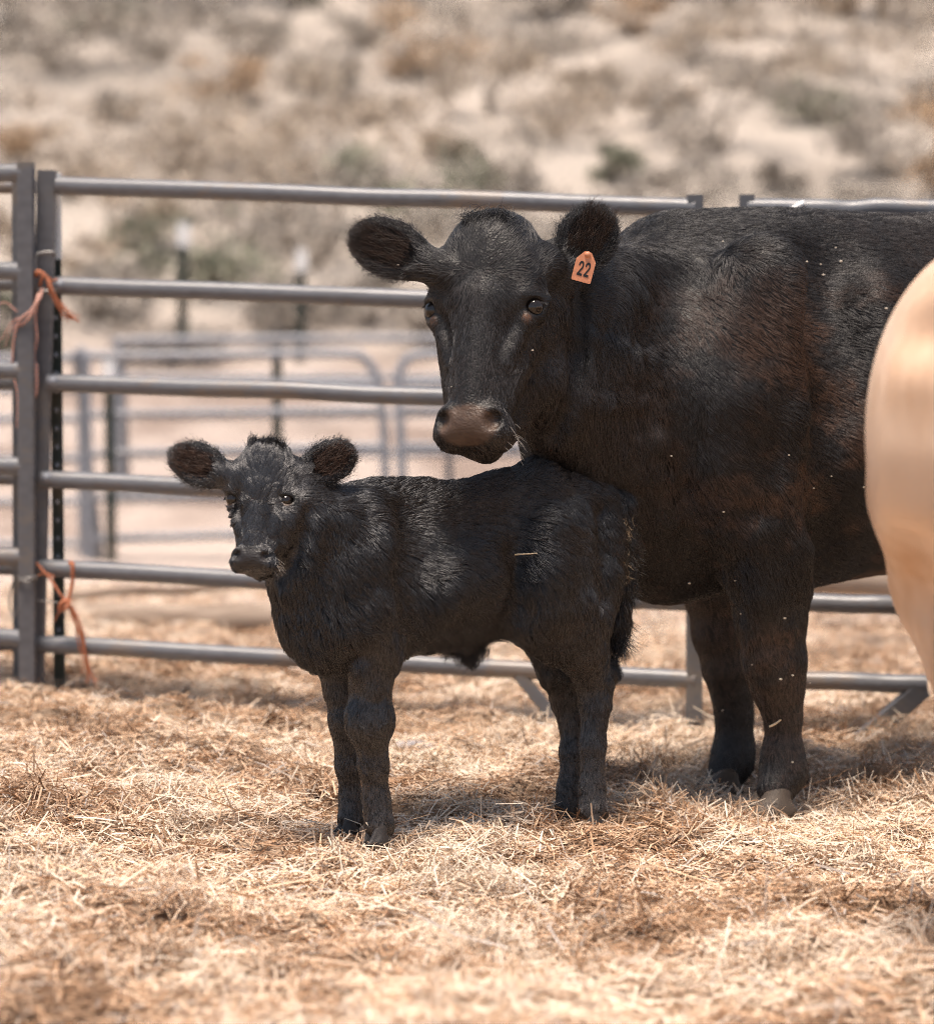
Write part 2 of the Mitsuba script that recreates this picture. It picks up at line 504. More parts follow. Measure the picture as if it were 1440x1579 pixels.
def coat(parent, name, mesh, n, guides, bsdf, seed, radius=0.00055, clump=0.35, clumps=0.04, wave=0.25, skip=None, trim=None, label=None, lenmul=1.0, liftmul=0.55, front=0.75):
    """Hair on the skin: direction, length and lift follow the guides (position, direction, length, lift), with locks drawn together."""
    rng = np.random.default_rng(seed)
    n = int(n * FUR)
    v, f = mesh.vertices, mesh.faces
    cr = np.cross(v[f[:, 1]] - v[f[:, 0]], v[f[:, 2]] - v[f[:, 0]])
    area = np.linalg.norm(cr, axis=1)
    fn = cr / np.maximum(area[:, None], 1e-12)
    cen = v[f].mean(1)
    view = unit(EYE - cen)
    w = area * np.where((fn * view).sum(1) > -0.25, 1.0, 0.3)       # the far flank carries a thinner coat
    w *= np.where(cen[:, 0] > 1.35, 0.15, 1.0)
    if skip is not None:
        w *= skip(cen)
    fi = np.searchsorted(np.cumsum(w) / w.sum(), rng.random(n))
    a, b = rng.random(n), rng.random(n)
    o = a + b > 1
    a[o], b[o] = 1 - a[o], 1 - b[o]
    ba = np.stack([1 - a - b, a, b], 1)
    vn = np.array(mesh.vertex_normals)
    root = np.einsum('nk,nkd->nd', ba, v[f[fi]])
    nor = unit(np.einsum('nk,nkd->nd', ba, vn[f[fi]]))
    gp = np.array([g[0] for g in guides]); gd = unit(np.array([g[1] for g in guides])); gl = np.array([g[2:4] for g in guides], float)
    kk = min(6, len(gp))
    dist, gi = cKDTree(gp).query(root, k=kk)
    wt = 1 / (dist ** 2 + 4e-4) ** 1.2
    wt /= wt.sum(1, keepdims=True)
    d = (gd[gi] * wt[..., None]).sum(1)
    ll = (gl[gi] * wt[..., None]).sum(1)
    length, lift = ll[:, 0] * lenmul, ll[:, 1] * liftmul
    def vec_noise(p, s, q):
        return np.stack([meshkit.noise(p * s, q + 11 * c) - 0.5 for c in range(3)], -1) * 2
    d = unit(d) + wave * vec_noise(root, 14, 5) + wave * 0.8 * vec_noise(root, 45, 40) + 0.06 * rng.standard_normal((n, 3))
    d = unit(d - nor * (d * nor).sum(1, keepdims=True))
    side = np.cross(nor, d)
    if trim is not None:
        length = length * trim(root)
    length = length * rng.uniform(0.65, 1.2, n)
    lift = np.clip(lift * rng.uniform(0.5, 1.5, n), 0.03, 1.5)
    curl = 0.22 * vec_noise(root, 30, 77)[:, :1] + 0.05 * rng.standard_normal((n, 1))
    pts = []
    for t, hgt in ((-0.08, -0.12), (0.12, 0.35), (0.45, 0.85), (0.8, 1.0), (1.0, 0.85)):
        pts.append(root + length[:, None] * (t * d + hgt * lift[:, None] * nor + curl * t * t * side))
    P = np.stack(pts, 1)
    if clump > 0:
        nc = max(8, int(n * clumps))
        ci = rng.choice(n, nc, replace=False)
        _, near = cKDTree(root[ci]).query(root)
        tipc = P[ci][near]
        for q, t in ((2, 0.25), (3, 0.7), (4, 1.0)):
            P[:, q] += clump * t * (tipc[:, q] - P[:, q])
    prof = np.array([1.0, 1.0, 0.9, 0.6, 0.15])
    R = radius * rng.uniform(0.7, 1.25, (n, 1)) * prof
    k = key_for(f'{parent}__{name}')
    scene[k] = {'type': 'linearcurve', 'filename': curve_file(P, R), 'bsdf': {'type': 'ref', 'id': bsdf}}
    if label:
        labels[k] = {'label': label}
    return k


mat('eye_mat', (0.012, 0.008, 0.006), 0.06, 0.6)
mat('hoof_mat', lambda p, n, uv: mix((0.095, 0.072, 0.054), (0.045, 0.035, 0.028), fbm(p.x * 18, p.y * 18, p.z * 60)), 0.6, 0.35)
mat('dark_hoof_mat', lambda p, n, uv: mix((0.05, 0.042, 0.038), (0.02, 0.018, 0.018), fbm(p.x * 18, p.y * 18, p.z * 60)), 0.5, 0.4)
scene['skin_mat'] = {'type': 'twosided', 'b': {'type': 'bumpmap', 'scale': 0.0016, 'arbitrary': mikit.proc(lambda p, n, uv: noise(p.x * 330, p.y * 330, p.z * 330) * 0.7 + 0.3 * noise(p.x * 110, p.y * 110, p.z * 110)),
    'b': {'type': 'principled', 'base_color': {'type': 'mesh_attribute', 'name': 'vertex_color'}, 'roughness': 0.5, 'specular': 0.4}}}
U3 = np.array([0, 0, 1.0])


def calf_hair(p, n, uv):
    t = smoothstep(0.55, 0.8, fbm(p.x * 7, p.y * 7, p.z * 7, octaves=3))
    low = smoothstep(0.22, 0.02, p.z) * noise(p.x * 90, p.y * 90, p.z * 90)
    return mix(mix((0.0032, 0.003, 0.0034), (0.010, 0.007, 0.0055), t), (0.16, 0.11, 0.07), low * 0.25)


def cow_hair(p, n, uv):
    a = fbm(p.x * 5.5, p.y * 5.5, p.z * 5.5, octaves=4)
    b = noise(p.x * 38, p.y * 38, p.z * 38)
    body = smoothstep(0.30, 0.75, p.x) * smoothstep(1.36, 1.05, p.z) * (0.35 + 0.65 * smoothstep(0.15, 0.5, p.z))
    t = smoothstep(0.42, 0.66, a + 0.22 * (b - 0.5)) * (0.10 + 0.90 * body)
    return mix((0.0085, 0.0072, 0.0066), (0.080, 0.042, 0.024), t)




def sleek(name, fn, rough, gloss):
    scene[name] = {'type': 'blendbsdf', 'weight': gloss, 'a': {'type': 'principled', 'base_color': mikit.proc(fn), 'roughness': rough + .05, 'specular': 0.22},
                   'b': {'type': 'roughconductor', 'alpha': rough, 'distribution': 'ggx', 'specular_reflectance': C((.86, .86, .90))}}


sleek('calf_hair', calf_hair, 0.24, 0.078)
sleek('calf_face_hair', lambda p, n, uv: mi.Color3f(0.004, 0.0038, 0.0045), 0.20, 0.070)
sleek('cow_hair', cow_hair, 0.33, 0.056)
mat('brown_ear_hair', lambda p, n, uv: mix((0.022, 0.012, 0.009), (0.085, 0.048, 0.034), noise(p.x * 70, p.y * 70, p.z * 70)), 0.5, 0.4, two=False)
mat('dark_ear_hair', lambda p, n, uv: mix((0.012, 0.009, 0.008), (0.055, 0.032, 0.022), noise(p.x * 90, p.y * 90, p.z * 90)), 0.5, 0.4, two=False)
mat('whisker_mat', (0.45, 0.40, 0.36), 0.4, 0.5, two=False)
mat('tan_tuft', (0.42, 0.28, 0.17), 0.5, 0.4, two=False)
mat('muddy_tail_hair', lambda p, n, uv: mix((0.03, 0.025, 0.02), (0.36, 0.27, 0.18), smoothstep(0.4, 0.6, noise(p.x * 60, p.y * 60, p.z * 60))), 0.55, 0.35, two=False)


def skin_colors(mesh, base, head, pad, patches=()):
    """Black skin; the bare nose pad and other patches in their own colours."""
    v = mesh.vertices
    col = np.tile(np.asarray(base, float), (len(v), 1))
    q = head.local(v)
    e = np.linalg.norm((q - [0, -0.07, -0.395]) / [0.125, 0.085, 0.085], axis=1)
    t = np.clip((1.08 - e) / 0.2, 0, 1)[:, None]
    nn = meshkit.fbm(v * 160, 2, 4)[:, None]
    col = col * (1 - t) + np.asarray(pad) * (0.55 + 0.9 * nn) * t
    for c, r, pc in patches:
        t = np.clip((1.1 - np.linalg.norm((v - c) / r, axis=1)) / 0.4, 0, 1)[:, None]
        col = col * (1 - t) + np.asarray(pc) * t
    return col


def muzzle_mask(head):
    def fn(c):
        q = head.local(c)
        e = np.linalg.norm((q - [0, -0.07, -0.395]) / [0.125, 0.085, 0.085], axis=1)
        eye = np.minimum(*[np.linalg.norm((q - [s * (head.eye[0] + .022), head.eye[1] - .016, head.ez]) / [.066, .066, .056], axis=1) for s in (-1, 1)])
        return np.where((e < 0.95) | (eye < 1.0), 0.0, 1.0)
    return fn


def face_only(head, sign):
    """A mask for the hair of the face (sign 1) or of everything else (-1)."""
    def fn(c):
        q = head.local(c)
        inside = (np.abs(q[:, 0]) < .25) & (q[:, 1] < .34 - .2 * np.clip(q[:, 2] - .3, 0, 1)) & (q[:, 2] > -.52) & (q[:, 2] < .56)
        return np.where(inside, 1.0, 0.0) if sign > 0 else np.where(inside, 0.0, 1.0)
    return fn


def eye_trim(head):
    """Short hair round the eyes and on the edge of the nose pad."""
    def fn(c):
        q = head.local(c)
        eye = np.minimum(*[np.linalg.norm((q - [s * (head.eye[0] + .017), head.eye[1] - .016, head.ez]) / [.12, .12, .10], axis=1) for s in (-1, 1)])
        pad = np.linalg.norm((q - [0, -.07, -.395]) / [.16, .12, .12], axis=1)
        return np.clip(np.minimum(eye, pad) - .15, .22, 1)
    return fn


def head_guides(h, ln, lift, whorl=0.13):
    """Hair on the face streams down the nose and up the forehead from a whorl between the eyes."""
    g = []
    def G(p, d, m=1.0, lf=lift):
        g.append((h.w(p), h.R @ np.asarray(d, float), ln * m, lf))
    for s in (-1, 1):
        G((s * .06, 0, whorl + .08), (s * .55, 0, 1)); G((s * .12, .04, whorl), (s * 1, .3, .1)); G((s * .05, -.02, whorl - .07), (s * .3, 0, -1))
        G((s * .10, .03, whorl + .2), (s * .6, .2, .8)); G((s * .05, -.05, -.15), (s * .35, 0, -1), .6); G((s * .06, -.07, -.28), (s * .4, 0, -1), .45)
        G((s * .17, .15, -.05), (s * .1, .5, -1)); G((s * .19, .28, .05), (0, .6, -1)); G((s * .12, .15, -.3), (s * .2, .5, -.8), .7)
        G((s * .10, .05, -.42), (s * .3, .2, -1), .6); G((s * .2, .25, .25), (s * .2, .7, -.3)); G((s * .08, .3, -.25), (0, .4, -1))
        G((s * .06, .12, .45), (s * .35, .25, 1), 1.3, lift * 1.3)
    G((0, 0, whorl + .12), (0, 0, 1)); G((0, -.02, whorl - .10), (0, 0, -1)); G((0, .06, .36), (0, -.2, 1), 1.2); G((0, .16, .49), (0, -.3, .8), 1.6, lift * 2)
    G((0, .15, -.47), (0, .3, -1), .8)
    return g
# ------------------------------------------------------------------ the calf
U3 = np.array([0, 0, 1.0])


def rp(px, Y):
    return px * Y / FPX


calf = thing('calf', 'small fluffy black calf standing in straw in front of the cow, looking at the camera', 'calf')
B = Body()
cf = unit(np.array([-0.87, -0.49, 0]))            # the way the calf faces
cl = np.array([0.49, -0.87, 0])                   # its near side
fl = (cl, 0.64)
B.chain([at(551, 890, 5.55), at(605, 880, 5.62), at(700, 871, 5.70), at(790, 850, 5.79), at(865, 822, 5.86)],
        [rp(122, 5.55), rp(122, 5.62), rp(115, 5.70), rp(112, 5.79), rp(102, 5.86)], 0.05, fl)
B.bone(at(845, 770, 5.84), at(900, 770, 5.88), rp(58, 5.85), rp(50, 5.88), 0.05, (cl, 0.9))     # croup
B.bone(at(521, 958, 5.50), at(560, 970, 5.56), rp(72, 5.5), rp(68, 5.55), 0.05, (cl, .8))       # breast
B.bone(at(545, 800, 5.54), at(640, 795, 5.66), rp(46, 5.55), rp(42, 5.6), 0.04)                 # withers
# neck
B.bone(at(462, 800, 5.41), at(540, 860, 5.54), rp(62, 5.4), rp(98, 5.5), 0.05, (cl, .8))
B.bone(at(444, 858, 5.42), at(504, 945, 5.50), rp(44, 5.4), rp(68, 5.5), 0.05, (cl, .85))
# front legs: near, far
for leg in ([(582, 930, 5.50), (577, 1010, 5.50), (572, 1050, 5.50), (570, 1112, 5.495), (576, 1180, 5.505), (580, 1232, 5.51), (585, 1272, 5.50)],
            [(534, 960, 5.63), (526, 1020, 5.63), (529, 1060, 5.63), (535, 1112, 5.625), (537, 1180, 5.63), (541, 1232, 5.635), (540, 1262, 5.62)]):
    rad = [62, 40, 30, 32, 21, 19, 24] if leg[0][0] > 560 else [58, 36, 28, 26, 18, 16, 20]
    B.chain([at(*p) for p in leg], [rp(r, p[2]) for r, p in zip(rad, leg)], 0.02)
B.blob(at(588, 900, 5.47), (rp(62, 5.5), rp(40, 5.5), rp(100, 5.5)), np.stack([cf, cl, U3], 1), 0.05)      # shoulder
B.blob(at(570, 1110, 5.485), (rp(36, 5.5), rp(34, 5.5), rp(44, 5.5)), np.eye(3), 0.02)
# hind legs: near, far
B.blob(at(878, 880, 5.80), (rp(85, 5.8), rp(60, 5.8), rp(120, 5.8)), np.stack([cf, cl, U3], 1), 0.06)      # thigh
B.blob(at(868, 880, 5.92), (rp(85, 5.8), rp(55, 5.8), rp(120, 5.8)), np.stack([cf, cl, U3], 1), 0.06)
B.bone(at(835, 935, 5.75), at(870, 960, 5.78), rp(62, 5.8), rp(62, 5.8), 0.05, (cl, .7))                   # stifle
for leg in ([(880, 930, 5.79), (896, 1000, 5.80), (915, 1050, 5.84), (918, 1085, 5.835), (914, 1150, 5.81), (913, 1215, 5.795), (915, 1250, 5.78)],
            [(842, 960, 5.90), (862, 1030, 5.92), (879, 1080, 5.95), (885, 1110, 5.945), (882, 1160, 5.925), (878, 1215, 5.91), (875, 1244, 5.90)]):
    rad = [58, 37, 26, 22, 18, 18, 24] if leg[0][0] > 850 else [40, 30, 27, 22, 17, 17, 20]
    B.chain([at(*p) for p in leg], [rp(r, p[2]) for r, p in zip(rad, leg)], 0.02)
B.bone(at(936, 1030, 5.87), at(925, 1062, 5.85), rp(14, 5.8), rp(14, 5.8), 0.02)                            # point of the hock
B.bone(at(715, 972, 5.72), at(724, 1002, 5.72), rp(32, 5.7), rp(10, 5.7), 0.03)                             # navel
# relief of the near side: shoulder blade, hollow behind it, hip bone, hollow of the flank, fold of the thigh
B.ridge([(560, 790), (592, 850), (600, 930)], .034, .022, 0.04)
B.ridge([(520, 800), (535, 870), (545, 960)], .030, .022, 0.05)
B.ridge([(648, 800), (652, 870), (650, 940)], .042, -.026, 0.10, -1)
B.ridge([(720, 800), (790, 795)], .034, -.022, 0.06, -1)
B.ridge([(800, 850), (808, 930)], .036, -.020, 0.05, -1)
B.ridge([(822, 752), (845, 748)], .024, .012, 0.04)
B.ridge([(846, 820), (842, 880), (850, 930)], .040, .026, 0.05)
B.ridge([(690, 905), (740, 900)], .035, .022, 0.06)
B.ridge([(560, 1030), (575, 1060)], .018, .010, 0.03)
# tail
tail_pts = [at(*p) for p in ((884, 728, 5.88), (922, 738, 5.87), (950, 776, 5.86), (960, 840, 5.86), (958, 900, 5.865), (952, 950, 5.87), (950, 978, 5.87))]
B.ridge([(926, 790), (934, 850), (934, 920)], .020, -.002, 0.03, -1)
B.chain(tail_pts, [rp(r, 5.9) for r in (22, 17, 15, 14, 13, 11, 6)], 0.012)
# head
HC = Head(B, at(397, 782, 5.36), frame(-11, -14, 1), 0.280, 1.30, 1.06, 0.060, 0.054, (.158, .034))
HC.build(0.018)
B.ridge([(476, 790), (468, 825), (455, 858), (432, 888)], .016, -.004, 0.02, -1)
ear(B, at(356, 738, 5.40), at(268, 700, 5.43), 0.086, (0.15, -1, 0.05), 0.026)
ear(B, at(460, 738, 5.42), at(541, 694, 5.48), 0.086, (-0.35, -1, 0.0), 0.026)
calf_mesh = B.mesh(0.0042)
cc = skin_colors(calf_mesh, (0.0035, 0.003, 0.003), HC, (0.024, 0.0215, 0.022), [(HC.w((s * .165, .02, .01)), .016, (.06, .035, .022)) for s in (-1, 1)])
part(calf, 'body', calf_mesh, 'skin_mat', True, color=cc)
HC.eyes(calf, .050)
for p, g, sz in CALF_HOOVES:
    hoof(calf, at(*p), at(*g), cf, sz, 'dark_hoof_mat')

# ------------------------------------------------------------------ the cow
cow = thing('cow', 'big black cow with an orange ear tag and brownish flank standing behind the calf', 'cow')
W = Body()
wf = unit(np.array([-0.96, -0.28, 0])); wl = np.array([0.28, -0.96, 0])
R3 = np.stack([wf, wl, U3], 1)
W.chain([at(1075, 628, 6.22), at(1180, 622, 6.28), at(1330, 612, 6.40), at(1520, 605, 6.55), at(1690, 600, 6.70)],
        [rp(286, 6.22), rp(282, 6.28), rp(262, 6.40), rp(272, 6.55), rp(245, 6.7)], 0.08, (wl, 0.66))
W.bone(at(1040, 413, 6.2), at(1180, 418, 6.28), rp(78, 6.2), rp(72, 6.25), 0.08)                 # withers
W.bone(at(1250, 428, 6.33), at(1700, 460, 6.68), rp(80, 6.3), rp(80, 6.3), 0.10)                 # loin
W.blob(at(1165, 560, 5.99), (rp(112, 6), rp(70, 6), rp(190, 6)), R3, 0.06)                       # shoulder blade
W.blob(at(1160, 560, 6.55), (rp(112, 6), rp(70, 6), rp(190, 6)), R3, 0.06)
W.blob(at(1020, 830, 6.16), (rp(80, 6.1), rp(100, 6.1), rp(92, 6.1)), R3, 0.10)                  # brisket
# neck
W.bone(at(880, 500, 5.86), at(1010, 590, 6.06), rp(134, 5.86), rp(230, 6.06), 0.08, ((0.77, -0.64, 0), 0.66))
W.bone(at(900, 640, 5.86), at(975, 770, 6.02), rp(72, 5.86), rp(112, 6.02), 0.10, ((0.77, -0.64, 0), 0.55))
W.bone(at(832, 590, 5.70), at(890, 680, 5.90), rp(48, 5.7), rp(70, 5.9), 0.06)                  # throat
# front legs: near, far
for leg in ([(1165, 760, 6.05), (1182, 870, 6.04), (1188, 950, 6.05), (1194, 1020, 6.06), (1200, 1062, 6.065), (1207, 1105, 6.07), (1207, 1160, 6.07), (1208, 1190, 6.07), (1196, 1218, 6.04)],
            [(1104, 800, 6.44), (1106, 900, 6.43), (1112, 975, 6.43), (1122, 1030, 6.43), (1129, 1070, 6.435), (1132, 1105, 6.44), (1132, 1150, 6.44), (1128, 1176, 6.43), (1118, 1200, 6.41)]):
    rad = [100, 70, 52, 46, 37, 26, 28, 33, 29] if leg[0][0] > 1150 else [78, 54, 42, 36, 29, 26, 28, 30, 26]
    W.chain([at(*p) for p in leg], [rp(r, p[2]) for r, p in zip(rad, leg)], 0.03)
W.bone(at(1228, 800, 6.06), at(1208, 900, 6.05), rp(38, 6), rp(34, 6), 0.05)                     # elbow
for p in ((1240, 1194, 6.10), (1226, 1196, 6.12), (1154, 1174, 6.47)):
    W.bone(at(*p), at(p[0] + 5, p[1] + 8, p[2] + .005), rp(9, 6), rp(6, 6), 0.012)               # dewclaws
# hind legs and tail (beyond the frame)
for off in (-1, 1):
    Y0 = 6.72 - off * 0.20
    x0 = at(1720, 600, 6.7)[0] + off * 0.06
    pts = [np.array([x0, Y0, z]) + wf * a for z, a in ((0.92, 0.08), (0.70, 0.16), (0.52, 0.0), (0.42, -.10), (0.24, -.08), (0.10, -.05), (0.03, 0.0))]
    W.chain(pts, [.24, .15, .09, .065, .047, .055, .055], 0.04)
W.chain([at(1800, 430, 6.85), at(1830, 600, 6.9), at(1830, 900, 6.9)], [.05, .03, .035], 0.03)
# relief of the near side: edge of the shoulder blade and the hollow behind it, folds of the neck, brisket and upper arm
W.ridge([(1185, 415), (1218, 440), (1238, 490), (1245, 560)], .045, .030, 0.10)
W.ridge([(1290, 400), (1300, 470), (1310, 560)], .09, -.060, 0.10, -1)
W.ridge([(1345, 480), (1380, 560)], .06, .036, 0.08)
W.ridge([(1060, 420), (1040, 520), (1035, 640), (1060, 760)], .06, -.040, 0.08, -1)
W.ridge([(1135, 620), (1120, 720), (1130, 800)], .065, .045, 0.07)
W.ridge([(1225, 650), (1240, 760), (1232, 830)], .050, .034, 0.06)
W.ridge([(1290, 640), (1285, 760), (1275, 850)], .06, -.040, 0.07, -1)
for q, x in enumerate((905, 932, 957, 980)):
    W.ridge([(x, 520 + 10 * q), (x + 4, 620), (x + 16 + 4 * q, 735)], .017, .008, 0.022)
W.ridge([(1000, 560), (1010, 680), (1030, 800)], .020, .010, 0.03)
W.ridge([(1170, 820), (1180, 920), (1178, 990)], .030, .018, 0.04)
W.ridge([(1186, 1018), (1192, 1046)], .026, .012, 0.03)
# head
HW = Head(W, at(736, 508, 5.56), frame(-19, -12, -1.5), 0.545, 1.20, 0.99, 0.097)
HW.build()
W.ridge([(893, 450), (893, 540), (880, 620), (852, 672)], .020, -.004, 0.025, -1)
ear(W, at(672, 413, 5.62), at(546, 360, 5.66), 0.122, (0.10, -1, -0.05), 0.036)
ear(W, at(872, 422, 5.70), at(930, 325, 5.74), 0.128, (-0.25, -0.9, -0.30), 0.040, 0.66)
cow_mesh = W.mesh(0.0066)
skin = skin_colors(cow_mesh, (0.005, 0.0042, 0.004), HW, (0.072, 0.044, 0.030), [(HW.w((.165, .01, .045)), .013, (.10, .05, .028)), (HW.w((-.165, .01, .045)), .013, (.08, .042, .025))])
part(cow, 'body', cow_mesh, 'skin_mat', True, color=skin)
HW.eyes(cow, .039)
for p, g, sz in COW_HOOVES:
    hoof(cow, at(*p), at(*g), wf, sz, 'hoof_mat')
# ------------------------------------------------------------------ the coats
D3 = -U3
cb = -cf                                            # towards the calf's tail
g = head_guides(HC, 0.017, 0.22, 0.02)


def GC(u, v, Y, d, ln, lift=0.3):
    g.append((at(u, v, Y), d, ln, lift))


for u, v, Y in ((500, 775, 5.45), (480, 850, 5.36), (520, 850, 5.40)):
    GC(u, v, Y, 0.5 * cb + D3, 0.034, 0.38)
for u, v, Y in ((430, 910, 5.40), (440, 960, 5.42), (475, 1020, 5.45), (510, 990, 5.38)):
    GC(u, v, Y, 0.15 * cb + D3, 0.036, 0.45)
for u, v, Y in ((560, 800, 5.48), (540, 880, 5.43), (590, 850, 5.46), (600, 920, 5.46), (555, 960, 5.42)):
    GC(u, v, Y, 0.75 * cb + 0.8 * D3, 0.034, 0.34)
for u, v, Y in ((650, 790, 5.55), (720, 780, 5.62), (800, 760, 5.70), (860, 745, 5.75)):
    GC(u, v, Y, cb + 0.35 * D3, 0.026, 0.22)
for u, v, Y in ((640, 880, 5.54), (720, 870, 5.60), (790, 850, 5.68), (840, 830, 5.71)):
    GC(u, v, Y, cb + 0.75 * D3, 0.029, 0.28)
for u, v, Y in ((650, 960, 5.58), (720, 960, 5.63), (780, 930, 5.70)):
    GC(u, v, Y, 0.9 * cb + 0.8 * D3, 0.034, 0.36)
for u, v, Y in ((700, 1000, 5.72), (730, 1016, 5.72)):
    GC(u, v, Y, 0.3 * cb + D3, 0.045, 0.4)
for u, v, Y in ((640, 752, 5.66), (560, 757, 5.58), (740, 738, 5.75), (830, 716, 5.83), (600, 755, 5.62)):
    GC(u, v, Y, cb + 0.5 * U3, 0.030, 0.5)
for u, v, Y in ((880, 800, 5.75), (900, 870, 5.74), (870, 920, 5.73), (900, 960, 5.74), (930, 900, 5.80)):
    GC(u, v, Y, 0.35 * cb + D3, 0.026, 0.25)
for u, v, Y in ((830, 980, 5.74), (820, 950, 5.80), (860, 1010, 5.88)):
    GC(u, v, Y, 0.1 * cb + D3, 0.032, 0.4)
for legs in (((582, 1000, 5.45), (572, 1060, 5.45), (570, 1120, 5.45), (576, 1180, 5.47), (582, 1250, 5.47), (525, 1040, 5.58), (535, 1120, 5.59), (541, 1230, 5.60)),
             ((910, 1030, 5.77), (915, 1090, 5.80), (913, 1150, 5.78), (913, 1240, 5.76), (870, 1060, 5.90), (882, 1130, 5.90), (877, 1230, 5.88))):
    for k, p in enumerate(legs):
        GC(*p, D3 + 0.25 * cb, 0.016 if p[1] < 1100 else 0.010, 0.10)
for p in ((925, 742, 5.88), (950, 800, 5.90), (958, 860, 5.90), (955, 920, 5.90), (950, 975, 5.90)):
    GC(*p, D3 + 0.35 * cb, 0.040, 0.5)
for b, t in ((at(356, 738, 5.40), at(268, 700, 5.43)), (at(460, 738, 5.42), at(541, 694, 5.48))):
    x = unit(t - b)
    for w_ in (.3, .6, .9):
        for o in (-.03, 0, .03):
            g.append((b + (t - b) * w_ + o * U3, x * 1.2 + np.sign(o) * U3 * 0.6, 0.018, 0.12))
mm, fo, fi_ = muzzle_mask(HC), face_only(HC, -1), face_only(HC, 1)
coat(calf, 'face_coat', calf_mesh, 30000, g, 'calf_face_hair', 6, radius=0.00050, clump=0.66, clumps=0.022, wave=0.50, lenmul=1.3, liftmul=0.42, skip=lambda c: mm(c) * fi_(c), trim=eye_trim(HC), label='wet looking wavy hair of the face')
coat(calf, 'coat', calf_mesh, 125000, g, 'calf_hair', 5, radius=0.00058, clump=0.52, clumps=0.022, wave=0.42, lenmul=1.2, liftmul=0.62, skip=lambda c: mm(c) * fo(c), label='wavy black coat of the calf')

h = head_guides(HW, 0.015, 0.16, 0.22)


def GW(u, v, Y, d, ln, lift=0.2):
    h.append((at(u, v, Y), d, ln, lift))


wb = -wf
for p in ((880, 480, 5.68), (900, 600, 5.70), (870, 640, 5.75), (960, 450, 5.85), (940, 560, 5.76), (960, 680, 5.83)):
    GW(*p, 0.25 * wb + D3, 0.022, 0.2)
for p in ((1020, 420, 5.98), (1010, 540, 5.86), (1040, 650, 5.90)):
    GW(*p, 0.5 * wb + D3, 0.022, 0.22)
for p in ((1100, 400, 6.05), (1130, 480, 5.95), (1140, 600, 5.93), (1150, 700, 5.94)):
    GW(*p, 0.9 * wb + 0.75 * D3, 0.022, 0.24)
for p in ((1200, 380, 6.1), (1300, 370, 6.2), (1420, 370, 6.3), (1280, 460, 6.05), (1380, 480, 6.1)):
    GW(*p, wb + 0.3 * D3, 0.022, 0.2)
for p in ((1260, 600, 6.0), (1330, 650, 6.03), (1300, 750, 6.05), (1340, 840, 6.15), (1280, 860, 6.15)):
    GW(*p, wb + 0.6 * D3, 0.024, 0.28)
for p in ((1180, 800, 5.93), (1230, 780, 5.95), (1200, 880, 5.95)):
    GW(*p, 0.55 * wb + 0.8 * D3, 0.026, 0.32)
for p in ((1000, 850, 5.98), (1040, 900, 6.02), (980, 800, 5.95), (1090, 860, 6.0)):
    GW(*p, 0.4 * wb + D3, 0.020, 0.25)
for p in ((1190, 950, 5.98), (1195, 1040, 6.0), (1207, 1120, 6.03), (1205, 1190, 6.02), (1110, 960, 6.36), (1128, 1080, 6.40), (1128, 1180, 6.38)):
    GW(*p, D3 + 0.2 * wb, 0.012 if p[1] > 1060 else 0.016, 0.11)
for b, t in ((at(672, 413, 5.62), at(546, 360, 5.66)), (at(872, 422, 5.70), at(930, 325, 5.74))):
    x = unit(t - b)
    for w_ in (.3, .6, .95):
        for o in (-.045, 0, .045):
            h.append((b + (t - b) * w_ + o * U3, x * 1.2 + np.sign(o) * U3 * 0.6, 0.022, 0.14))
coat(cow, 'coat', cow_mesh, 175000, h, 'cow_hair', 9, radius=0.00052, clump=0.3, clumps=0.03, wave=0.24, lenmul=1.1, liftmul=0.5, skip=muzzle_mask(HW), trim=eye_trim(HW), label='short black coat with rusty brown patches on the shoulder')
# ------------------------------------------------------------------ the horse
horse = thing('horse', 'hindquarters of a tan horse standing out of focus at the right edge', 'horse')
H = Body()
hf = unit(np.array([0.45, 0.89, 0])); hl = np.array([-0.893, 0.451, 0])        # the way it faces; its left side
hip = at(1674, 600, 4.36)


def hp(a, l, z):
    """a metres ahead of the hip, l to the horse's left, at height z"""
    return np.array([hip[0], hip[1], 0]) + hf * a + hl * l + U3 * (z * .93 - .035)


fl = (hl, 0.74)
H.chain([hp(-.02, 0, 1.10), hp(.30, 0, 1.12), hp(.70, 0, 1.08), hp(1.15, 0, 1.10), hp(1.45, 0, 1.12)], [.34, .33, .34, .35, .30], 0.08, fl)
H.bone(hp(.1, 0, 1.32), hp(.5, 0, 1.32), .14, .13, 0.10)
H.bone(hp(1.25, 0, 1.40), hp(1.0, 0, 1.30), .12, .12, 0.10)
for s in (-1, 1):
    H.blob(hp(-.02, s * .18, 1.03), (.27, .178, .31), np.stack([hf, hl, U3], 1), 0.08)
    H.chain([hp(.02, s * .175, .90), hp(.10, s * .205, .74), hp(.07, s * .188, .60), hp(-.05, s * .15, .47), hp(-.04, s * .14, .28), hp(-.02, s * .14, .14), hp(.04, s * .14, .06)],
            [.20, .150, .095, .060, .042, .048, .055], 0.04)
    H.chain([hp(1.35, s * .16, .95), hp(1.38, s * .16, .65), hp(1.37, s * .15, .47), hp(1.37, s * .15, .28), hp(1.37, s * .15, .14), hp(1.41, s * .15, .06)],
            [.16, .085, .060, .042, .048, .055], 0.04)
H.chain([hp(1.50, 0, 1.20), hp(1.72, -.14, 1.50), hp(1.85, -.34, 1.78)], [.26, .17, .12], 0.08, (hl, .6))
H.chain([hp(1.85, -.34, 1.80), hp(1.93, -.50, 1.70), hp(1.98, -.78, 1.42), hp(2.0, -.86, 1.35)], [.12, .13, .075, .07], 0.05, (hl, .75))
